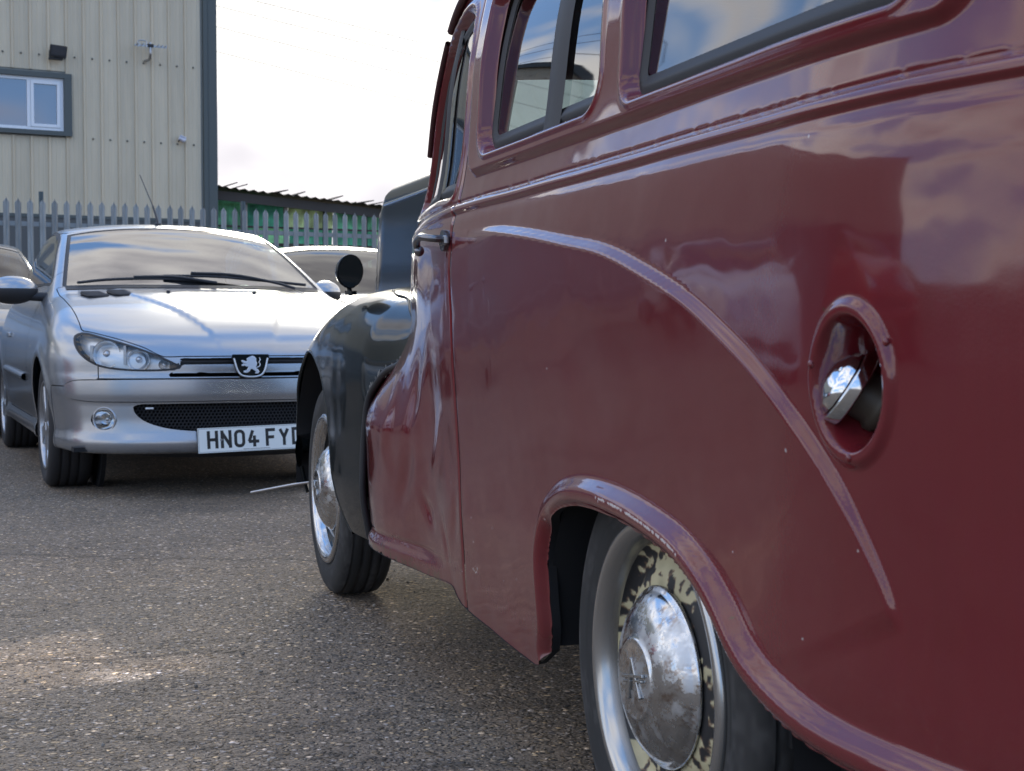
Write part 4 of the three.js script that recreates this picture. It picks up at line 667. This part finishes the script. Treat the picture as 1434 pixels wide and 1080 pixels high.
{ // silver coupe
  const car = thing('silver_coupe', 'silver two-door coupe with a whip aerial facing the camera beside the maroon car', 'car');
  toCar(car, -1.514, 7.339, 23.62 * Math.PI / 180); car.scale.setScalar(1.011);
  const full = surfaceNet(carField, [-0.9, 0.14, -3.12], [0.9, 1.44, 0.94], 0.02);
  const G = 0.0022, isWS = (x, y, z) => Math.max(dScreen(x, z), 0.93 - y), isSG = (x, y, z) => Math.abs(x) < 0.4 ? 1 : dGlassSide(z, y);
  const openings = (x, y, z) => Math.min(isWS(x, y, z) + 0.02, isSG(x, y, z) + 0.012, lampAt(x, y, z) + 0.004, z > 0.3 ? Math.min(grilleD(x, y) + 0.003, slotU(x, y) + 0.002, slotL(x, y) + 0.002, fogD(x, y) + 0.004) : 1, dArch(z, y) * (Math.abs(x) > 0.45 ? 1 : -1) + (Math.abs(x) > 0.45 ? 0 : 9));
  let shell = full.clip((a, b, x, y, z) => -openings(x, y, z));
  const cut = (f) => { const i = shell.clip((a, b, x, y, z) => f(x, y, z) + G); shell = shell.clip((a, b, x, y, z) => -f(x, y, z) + G); return i; };
  // glass
  const wsS = full.clip((a, b, x, y, z) => isWS(x, y, z)), sgS = full.clip((a, b, x, y, z) => isSG(x, y, z) + 0.001);
  const ws = part('windscreen', wsS.clip((a, b, x, y, z) => isWS(x, y, z) + 0.018).offset(-0.003), M.screen, car);
  part('screen_border', wsS.clip((a, b, x, y, z) => -isWS(x, y, z) - 0.02).offset(-0.0025), M.matt, car);
  for (const sg of [-1, 1]) part('side_window', sgS.clip((a, b, x, y, z) => Math.max(-sg * x, isSG(x, y, z) + 0.012)).offset(-0.004), M.carGlass, car);
  part('window_seal', sgS.clip((a, b, x, y, z) => -isSG(x, y, z) - 0.016).offset(-0.002), M.rubber, car);
  const cutWS = (x, y, z) => isWS(x, y, z);
  shell = shell.clip((a, b, x, y, z) => -Math.min(isWS(x, y, z), isSG(x, y, z)));
  // panels
  const hood = part('hood', cut(dHood), M.silver, car);
  part('bumper_strip', cut((x, y, z) => z < 0.3 ? 1 : stripD(x, y)).offset(0.009), M.silver, car);
  const bumper = part('front_bumper', cut((x, y, z) => Math.max(y - (Math.abs(x) < 0.66 ? 0.536 : 0.5), 0.36 - z)), M.silver, car);
  part('nose_panel', cut((x, y, z) => Math.max(Math.abs(x) - 0.645, y - 0.64, 0.4 - z)), M.silver, car);
  part('roof', cut((x, y, z) => Math.max(1.29 - y, z + 1.24)), M.silver, car);
  for (const sg of [-1, 1]) part('door', cut((x, y, z) => Math.max(-sg * x + 0.3, z + 0.62, -1.92 - z, y - 0.985, 0.30 - y)), M.silver, car);
  part('tail_panel', cut((x, y, z) => z + 2.5), M.silver, car);
  for (const sg of [-1, 1]) part('front_fender', cut((x, y, z) => Math.max(-sg * x, -0.62 - z)), M.silver, car);
  part('body', shell, M.silver, car);
  // dark backing seen in the gaps
  part('inner_shell', full.clip((a, b, x, y, z) => Math.max(-openings(x, y, z) + 0.0, y - 0.97)).offset(-0.010), M.dark, car);
  part('cabin_liner', full.clip((a, b, x, y, z) => Math.max(0.97 - y, -openings(x, y, z) + 0.01)).offset(-0.012), M.dark, car);
  part('front_liner', merge([box(1.24, 0.30, 0.03, 0, 0.42, 0.42), box(1.4, 0.36, 0.02, 0, 0.6, 0.28)]), M.dark, car);
  part('floor', box(1.5, 0.02, 3.5, 0, 0.22, -1.15), M.dark, car);
  // headlamps: clear lens, dark edge, reflector bowls
  const lampS = full.clip((a, b, x, y, z) => lampAt(x, y, z));
  for (const sg of [-1, 1]) {
    const l = new THREE.Group(); l.name = 'headlight'; car.add(l);
    part('lens', lampS.clip((a, b, x, y, z) => Math.max(-sg * x, lampAt(x, y, z) + 0.008)), M.lens, l);
    part('edge', lampS.clip((a, b, x, y, z) => Math.max(-sg * x, -lampAt(x, y, z) - 0.009)).offset(0.001), M.matt, l);
    const back = lampS.clip((a, b, x, y, z) => Math.max(-sg * x, lampAt(x, y, z) + 0.004));
    part('reflector', back.map((x, y, z) => [x - sg * 0.03 * ss(sg * x, 0.5, 0.72), y, z - 0.045 - 0.01 * Math.sin(x * 40)]), std(C(0.62, 0.64, 0.66), 0.3, 0.45), l);
    for (const [x, y, z, r] of [[0.60, 0.645, 0.60, 0.058], [0.475, 0.62, 0.69, 0.046], [0.375, 0.597, 0.735, 0.022]]) {
      part('bowl', lathe([[r * 0.25, -r * 0.55], [r * 0.6, -r * 0.42], [r * 0.9, -r * 0.1], [r, r * 0.25], [r * 1.06, r * 0.28]], 32).rotateX(Math.PI / 2).rotateY(sg * 0.35).translate(sg * x, y, z), M.chrome, l);
      part('bulb', new THREE.SphereGeometry(r * 0.32, 16, 10).translate(sg * x, y, z - r * 0.15), std(C(0.5, 0.5, 0.52), 0.1, 0.6), l);
    }
    for (const k of [0.53, 0.66]) part('rib', box(0.012, 0.085, 0.03).rotateY(sg * 0.4).translate(sg * k, 0.64, k > 0.6 ? 0.56 : 0.665), M.steel, l);
    // fog lamp
    const fz = noseZ(0.354) - 0.11 * Math.pow(0.625 / 0.6, 2.2) - 0.12 * Math.pow(0.125 / 0.3, 2), yawF = sg * 0.66;
    const f = new THREE.Group(); f.name = 'fog_light'; f.position.set(sg * 0.622, 0.354, fz - 0.004); f.rotation.y = yawF; car.add(f);
    part('ring', new THREE.TorusGeometry(0.054, 0.006, 10, 40), M.silver, f);
    part('bowl', lathe([[0.008, -0.05], [0.03, -0.042], [0.046, -0.02], [0.052, 0.0]], 40).rotateX(Math.PI / 2), M.chrome, f);
    part('lens', lathe([[0, 0.006], [0.03, 0.004], [0.05, -0.002], [0.052, -0.008]], 36).rotateX(Math.PI / 2), M.lens, f);
    part('bulb', new THREE.SphereGeometry(0.013, 12, 8).translate(0, 0, -0.03), M.steel, f);
  }
  // grille slots, lower mesh
  part('slot_bar', merge([box(0.62, 0.004, 0.01, 0, 0.612, 0.775), box(0.7, 0.05, 0.01, 0, 0.6, 0.74)]), M.matt, bumper);
  { const hx = [], pz = (x) => 0.79 - 0.11 * Math.pow(Math.abs(x) / 0.6, 2.2) - 0.022; const r = 0.0095, dx = r * 1.732, dy = r * 1.5; const ring = new THREE.TorusGeometry(r * 0.86, 0.0019, 4, 6).rotateZ(Math.PI / 6); for (let j = 0; j < 11; j++) for (let i = -32; i <= 32; i++) { const x = i * dx + (j & 1) * dx / 2, y = 0.288 + j * dy; if (grilleD(x, y) > -0.002) continue; hx.push(ring.clone().rotateY(Math.sign(x) * -0.0).translate(x, y, pz(x))); } stuff(part('grille_mesh', merge(hx), M.matt, bumper)); }
  part('grille_marker', rbox(0.036, 0.008, 0.004, 0.0015, -0.44, 0.405, 0.735), std(C(0.7, 0.7, 0.7), 0.3), bumper);
  part('lower_lip', grid(range(-0.55, 0.55, 40), range(0, 1, 4), (x, v) => [x, 0.205 - 0.03 * v * (1 - Math.pow(x / 0.56, 4)), 0.79 - 0.12 * Math.pow(Math.abs(x) / 0.6, 2.2) - 0.06 - 0.03 * v]), M.matt, bumper);
  // badge: shield with a rearing lion
  const badge = new THREE.Group(); badge.name = 'badge'; badge.position.set(0, 0.588, 0.797); badge.rotation.x = -0.12; car.add(badge);
  const shp = (pts) => { const s = new THREE.Shape(); pts.forEach(([x, y], i) => i ? s.lineTo(x, y) : s.moveTo(x, y)); s.closePath(); return s; };
  const shield = [[-0.084, 0.047], [-0.08, 0.052], [0.08, 0.052], [0.084, 0.047], [0.062, -0.028], [0.045, -0.048], [0.02, -0.054], [-0.02, -0.054], [-0.045, -0.048], [-0.062, -0.028]];
  part('shield', new THREE.ExtrudeGeometry(shp(shield), { depth: 0.006, bevelSize: 0.002, bevelThickness: 0.002, bevelSegments: 2 }), M.black, badge);
  part('rim', tube(smooth([[-0.077, 0.036, 0.009], [-0.06, -0.022, 0.009], [-0.045, -0.04, 0.009], [-0.02, -0.047, 0.009], [0.02, -0.047, 0.009], [0.045, -0.04, 0.009], [0.06, -0.022, 0.009], [0.077, 0.036, 0.009]], 4), 0.0042, 60, 8), std(C(0.62, 0.65, 0.68), 0.3, 0.6), badge);
  const lion = [[-0.006, 0.041], [0.006, 0.045], [0.016, 0.042], [0.023, 0.034], [0.022, 0.024], [0.026, 0.014], [0.024, 0.003], [0.019, -0.004], [0.024, -0.012], [0.03, -0.016], [0.036, -0.026], [0.03, -0.033], [0.018, -0.033], [0.02, -0.028], [0.024, -0.025], [0.014, -0.019], [0.004, -0.012], [-0.004, -0.014], [-0.008, -0.022], [-0.016, -0.028], [-0.026, -0.03], [-0.034, -0.027], [-0.034, -0.022], [-0.026, -0.02], [-0.02, -0.018], [-0.014, -0.008], [-0.012, 0.0], [-0.02, -0.002], [-0.03, 0.003], [-0.041, 0.001], [-0.043, 0.006], [-0.034, 0.011], [-0.024, 0.009], [-0.02, 0.012], [-0.032, 0.014], [-0.042, 0.02], [-0.044, 0.026], [-0.036, 0.026], [-0.028, 0.022], [-0.018, 0.022], [-0.016, 0.028], [-0.02, 0.032], [-0.014, 0.037]];
  part('lion', new THREE.ExtrudeGeometry(shp(lion), { depth: 0.004, bevelSize: 0.001, bevelThickness: 0.0015, bevelSegments: 2 }).translate(0, 0, 0.008), std(C(0.7, 0.74, 0.8), 0.22, 0.6), badge);
  part('tail', tube([[0.024, -0.006, 0.011], [0.036, -0.002, 0.011], [0.041, 0.008, 0.011], [0.036, 0.018, 0.011], [0.042, 0.028, 0.011], [0.038, 0.038, 0.011]], 0.0022, 20, 6), std(C(0.7, 0.74, 0.8), 0.22, 0.6), badge);
  // number plate
  const W = 1024, Hc = 218, cv = document.createElement('canvas'); cv.width = W; cv.height = Hc; const g = cv.getContext('2d');
  g.fillStyle = '#d9dcd8'; g.fillRect(0, 0, W, Hc); g.strokeStyle = '#8d9090'; g.lineWidth = 4; g.strokeRect(8, 8, W - 16, Hc - 16);
  const u = W / 520, cw = 50 * u, chh = 79 * u, sw = 14 * u, y0 = (Hc - chh) / 2 - 4; g.strokeStyle = '#15181c'; g.lineWidth = sw; g.lineCap = 'butt'; g.lineJoin = 'miter';
  const L = { H: [[[0, 0], [0, 1]], [[1, 0], [1, 1]], [[0, 0.5], [1, 0.5]]], N: [[[0, 1], [0, 0]], [[1, 0], [1, 1]], [[0.0, 0.04], [1, 0.96]]], 4: [[[0.68, 1], [0.68, 0.45]], [[1.08, 0.74], [-0.05, 0.74]], [[0, 0.74], [0.5, -0.02]]], F: [[[0, 1], [0, 0]], [[0, 0], [1.05, 0]], [[0, 0.5], [0.9, 0.5]]], Y: [[[0.5, 1], [0.5, 0.52]], [[0, -0.02], [0.5, 0.56]], [[1, -0.02], [0.5, 0.56]]] };
  let px = 41 * u; const ax = (t) => px + sw / 2 + t * (cw - sw), ay = (t) => y0 + sw / 2 + t * (chh - sw);
  for (const c of 'HN04 FYD') {
    if (c === ' ') { px += 22 * u; continue; }
    if (c === '0') { g.beginPath(); g.roundRect(ax(0), ay(0), cw - sw, chh - sw, 16 * u); g.stroke(); } else if (c === 'D') { g.beginPath(); g.moveTo(ax(0), ay(0)); g.lineTo(ax(0.5), ay(0)); g.bezierCurveTo(ax(1), ay(0), ax(1), ay(0.1), ax(1), ay(0.35)); g.lineTo(ax(1), ay(0.65)); g.bezierCurveTo(ax(1), ay(0.9), ax(1), ay(1), ax(0.5), ay(1)); g.lineTo(ax(0), ay(1)); g.closePath(); g.stroke(); }
    else for (const l of L[c]) { const v = l[0][0] === l[1][0], h = l[0][1] === l[1][1]; g.beginPath(); const e = sw / 2; g.moveTo(ax(l[0][0]) + (h ? -e * Math.sign(l[1][0] - l[0][0]) : 0), ay(l[0][1]) - (v ? Math.sign(l[1][1] - l[0][1]) * e : 0)); g.lineTo(ax(l[1][0]), ay(l[1][1]) + (v ? Math.sign(l[1][1] - l[0][1]) * e : 0)); g.stroke(); }
    px += 61 * u;
  }
  g.fillStyle = '#555'; for (let x = 400; x < 640; x += 9) g.fillRect(x, Hc - 22, 6, 6);
  const tex = new THREE.CanvasTexture(cv); tex.colorSpace = THREE.SRGBColorSpace;
  const pl = new THREE.Group(); pl.name = 'number_plate'; pl.position.set(0.015, 0.264, 0.812); pl.rotation.set(-0.1, 0.02, 0.02); car.add(pl);
  part('backing', rbox(0.524, 0.115, 0.006, 0.0025), M.matt, pl);
  part('face', new THREE.PlaneGeometry(0.52, 0.111).translate(0, 0, 0.0035), std(C(1, 1, 1), 0.35, 0, { map: tex }), pl);
  for (const x of [-0.155, 0.20]) part('fixing', new THREE.SphereGeometry(0.006, 10, 6).scale(1, 1, 0.5).translate(x, 0.0, 0.004), std(C(0.2, 0.2, 0.2), 0.5), pl);
  // screen base panel, wipers, washer jets, bonnet vents, aerial
  const onTop = (x, z, d = 0) => { let y = 1.5; for (let i = 0; i < 80 && carField(x, y, z) > 0; i++) y -= Math.max(0.001, carField(x, y, z) * 0.6); return [x, y + d, z]; };
  const wiper = (pts, r) => tube(pts.map(([x, z, d]) => onTop(x, z, d)), r, 40, 6);
  part('scuttle', grid(range(-0.66, 0.66, 40), range(0, 1, 6), (x, v) => onTop(x, -0.30 - 0.09 * Math.pow(Math.abs(x) / 0.66, 2) - 0.055 * v, 0.003)), M.matt, car);
  part('wiper', merge([wiper([[-0.60, -0.435, 0.014], [-0.45, -0.425, 0.018], [-0.22, -0.405, 0.02], [0.02, -0.395, 0.014]], 0.008), wiper([[-0.32, -0.41, 0.03], [-0.12, -0.395, 0.032], [0.1, -0.36, 0.016]], 0.0075)]), M.matt, car);
  part('wiper', merge([wiper([[-0.16, -0.455, 0.012], [0.1, -0.435, 0.02], [0.35, -0.415, 0.02], [0.60, -0.44, 0.014]], 0.008), wiper([[-0.02, -0.445, 0.032], [0.2, -0.425, 0.036], [0.42, -0.385, 0.024], [0.52, -0.355, 0.016]], 0.0075)]), M.matt, car);
  for (const x of [-0.19, 0.25]) part('washer_jet', new THREE.SphereGeometry(0.012, 12, 8).scale(1, 0.7, 1).translate(...onTop(x, -0.16, 0.004)), M.matt, hood);
  for (const [x, z] of [[-0.545, -0.20], [-0.415, -0.22]]) {
    const v = new THREE.Group(); v.name = 'bonnet_vent'; const p = onTop(x, z, 0.001); v.position.set(...p); v.rotation.set(0.16, 0.22, -0.02); car.add(v);
    const s = new THREE.Shape(); s.moveTo(-0.035, -0.075); s.lineTo(0.035, -0.075); s.quadraticCurveTo(0.062, -0.06, 0.06, 0); s.lineTo(0.055, 0.05); s.quadraticCurveTo(0.03, 0.085, 0, 0.08); s.lineTo(-0.045, 0.07); s.quadraticCurveTo(-0.06, 0.05, -0.058, 0.0); s.lineTo(-0.055, -0.06); s.closePath();
    part('frame', new THREE.ExtrudeGeometry(s, { depth: 0.003, bevelSize: 0.002, bevelThickness: 0.002 }).rotateX(-Math.PI / 2), M.dark, v);
    for (let k = 0; k < 5; k++) part('slat', rbox(0.1, 0.003, 0.012, 0.001).rotateX(0.5).translate(0, 0.008, -0.055 + k * 0.028), M.matt, v);
  }
  const ab = onTop(-0.01, -1.47, 0);
  const an = part('roof_aerial', merge([tube([ab, [ab[0], ab[1] + 0.03, ab[2] - 0.02], [ab[0] - 0.004, ab[1] + 0.12, ab[2] - 0.13]], 0.0065, 10, 8), tube([[ab[0] - 0.004, ab[1] + 0.12, ab[2] - 0.13], [ab[0] - 0.02, ab[1] + 0.34, ab[2] - 0.49]], 0.0035, 6, 6), rbox(0.035, 0.012, 0.05, 0.005, ab[0], ab[1] + 0.004, ab[2])]), M.matt, car);
  // mirrors, handles, door strip
  for (const sg of [-1, 1]) {
    const m = new THREE.Group(); m.name = 'door_mirror'; m.position.set(sg > 0 ? 0.80 : -0.90, 0.955, sg > 0 ? -0.74 : -0.62); m.rotation.y = sg > 0 ? 1.1 : -0.18; car.add(m);
    const f = new THREE.SphereGeometry(1, 28, 20); f.scale(0.125, 0.072, 0.085); const shell2 = part('shell', f, M.silver, m);
    part('lower_shell', new THREE.SphereGeometry(1, 28, 14, 0, Math.PI * 2, Math.PI * 0.47, Math.PI * 0.53).scale(0.127, 0.074, 0.087), M.matt, m);
    part('arm', tube([[-sg * 0.07, -0.03, 0.01], [-sg * 0.15, -0.035, 0.0], [-sg * 0.22, -0.03, -0.01]], 0.024, 10, 8), M.matt, m);
    part('glass', cyl(0.062, 0.004, 24).scale(1.7, 1, 1).rotateX(Math.PI / 2).translate(0, 0, -0.075), M.chrome, m);
    part('door_strip', tube(range(-0.68, -1.88, 10).map((z) => [sg * (sideX(0.52) + 0.004), 0.505 - 0.012 * (z + 0.68), z]), 0.02, 20, 8).scale(1, 1, 1), M.silver, car);
    part('door_handle', rbox(0.02, 0.03, 0.16, 0.008, sg * 0.832, 0.72, -1.72), M.silver, car);
    part('side_repeater', new THREE.SphereGeometry(0.02, 14, 10).scale(0.4, 0.6, 1.1).translate(sg * (sideX(0.66) - 0.005), 0.665, -0.45), M.lens, car);
  }
  // interior
  part('dashboard', rbox(1.26, 0.12, 0.5, 0.04, 0, 0.90, -0.78), M.seat, car);
  for (const x of [-0.34, 0.34]) { part('seat', merge([rbox(0.46, 0.62, 0.14, 0.05).rotateX(-0.3).translate(x, 0.72, -1.75), rbox(0.48, 0.14, 0.5, 0.05, x, 0.45, -1.45)]), M.seat, car); part('headrest', rbox(0.26, 0.17, 0.1, 0.04, x, 1.1, -1.87), M.seat, car); }
  part('steering_wheel', new THREE.TorusGeometry(0.18, 0.014, 10, 36).rotateX(-0.5).translate(-0.34, 0.93, -1.1), M.seat, car);
  part('interior_mirror', rbox(0.2, 0.05, 0.02, 0.008, 0, 1.25, -1.18), M.seat, car);
  carWheels(car, 0.815);
}
// plainer cars in the rows behind: a base mesh with its own proportions
function plainCar(name, label, paint, X, Z, yaw, sx, sy, sz, ty) {
  const car = thing(name, label, 'car'); toCar(car, X, Z, yaw);
  const W = (x, y, z) => [x / sx, y < 0.9 * ty ? y / ty : 0.9 + (y - 0.9 * ty) / sy, z / sz];
  const F = (x, y, z) => carField(...W(x, y, z));
  const full = surfaceNet(F, [-0.95 * sx, 0.12, -3.15 * sz], [0.95 * sx, 0.92 * ty + 0.56 * sy, 0.98 * sz], 0.04);
  const on = (f) => (a, b, x, y, z) => f(...W(x, y, z));
  const isWS = (x, y, z) => Math.max(dScreen(x, z), 0.93 - y), isSG = (x, y, z) => Math.abs(x) < 0.4 ? 1 : dGlassSide(z, y);
  const arch = (x, y, z) => Math.abs(x) > 0.45 ? dArch(z, y) : 9;
  part('body', full.clip(on((x, y, z) => -Math.min(isWS(x, y, z), isSG(x, y, z), lampAt(x, y, z), arch(x, y, z), z > 0.3 ? grilleD(x, y) : 1))), paint, car);
  part('windscreen', full.clip(on((x, y, z) => isWS(x, y, z))).offset(-0.004), M.darkScreen, car);
  for (const sg of [-1, 1]) { part('side_window', full.clip(on((x, y, z) => Math.max(-sg * x, isSG(x, y, z)))).offset(-0.004), M.carGlass, car); part('headlight', full.clip(on((x, y, z) => Math.max(-sg * x, lampAt(x, y, z)))).offset(-0.002), std(C(0.5, 0.52, 0.55), 0.1, 0.5), car); }
  part('grille', full.clip(on((x, y, z) => z > 0.3 ? grilleD(x, y) : 1)).offset(-0.03), M.matt, car);
  part('cabin_floor', box(1.4 * sx, 0.04, 3 * sz, 0, 0.86 * ty, -1.4 * sz), M.dark, car);
  for (const x of [-0.34, 0.34]) part('seat', rbox(0.44, 0.5, 0.14, 0.05, x * sx, 0.98 * ty, -1.75 * sz), M.seat, car);
  part('dashboard', rbox(1.2 * sx, 0.1, 0.4, 0.04, 0, 0.92 * ty, -0.8 * sz), M.seat, car);
  for (const sg of [-1, 1]) part('door_mirror', new THREE.SphereGeometry(1, 18, 12).scale(0.11, 0.07, 0.08).translate(sg * 0.92 * sx, 0.97 * ty, -0.62 * sz), paint, car);
  carWheels(car, 0.815 * sx); for (const w of car.children) if (w.name === 'wheel') w.position.z *= sz;
  return car;
}
const paintOf = (r, g, b, m = 0.5) => phy(C(r, g, b), 0.36, m, { clearcoat: 1, clearcoatRoughness: 0.05 });
plainCar('dark_car', 'dark car with a wide windscreen parked behind the silver coupe, below the green netting', paintOf(0.02, 0.025, 0.035), -0.86, 10.45, 0.40, 1.03, 1.05, 1.02, 1.04);
plainCar('grey_hatchback', 'dark grey hatchback at the left edge behind the silver coupe, nearer of the two there', paintOf(0.075, 0.085, 0.095), -4.1, 10.6, 0.40, 1.0, 1.15, 1.0, 1.06);
plainCar('estate_car', 'dark grey estate car along the fence at the left edge, behind the grey hatchback', paintOf(0.05, 0.055, 0.065), -4.9, 15.0, Math.PI / 2 + 0.55 + Math.PI, 1.02, 1.4, 1.02, 1.22);

// unseen cars added outside the frame, so the paint has something to mirror
plainCar('white_car', 'white car parked left of the silver coupe, seen only mirrored in the maroon paint', paintOf(0.7, 0.7, 0.68, 0), -6.2, 7.6, 0.5, 1.0, 1.25, 1.0, 1.1);
plainCar('red_car', 'bright red car far left of the white one, only mirrored in maroon paint', paintOf(0.5, 0.03, 0.02, 0), -8.3, 5.4, 0.75, 1.0, 1.1, 1.0, 1.05);
renderer.render(scene, camera);
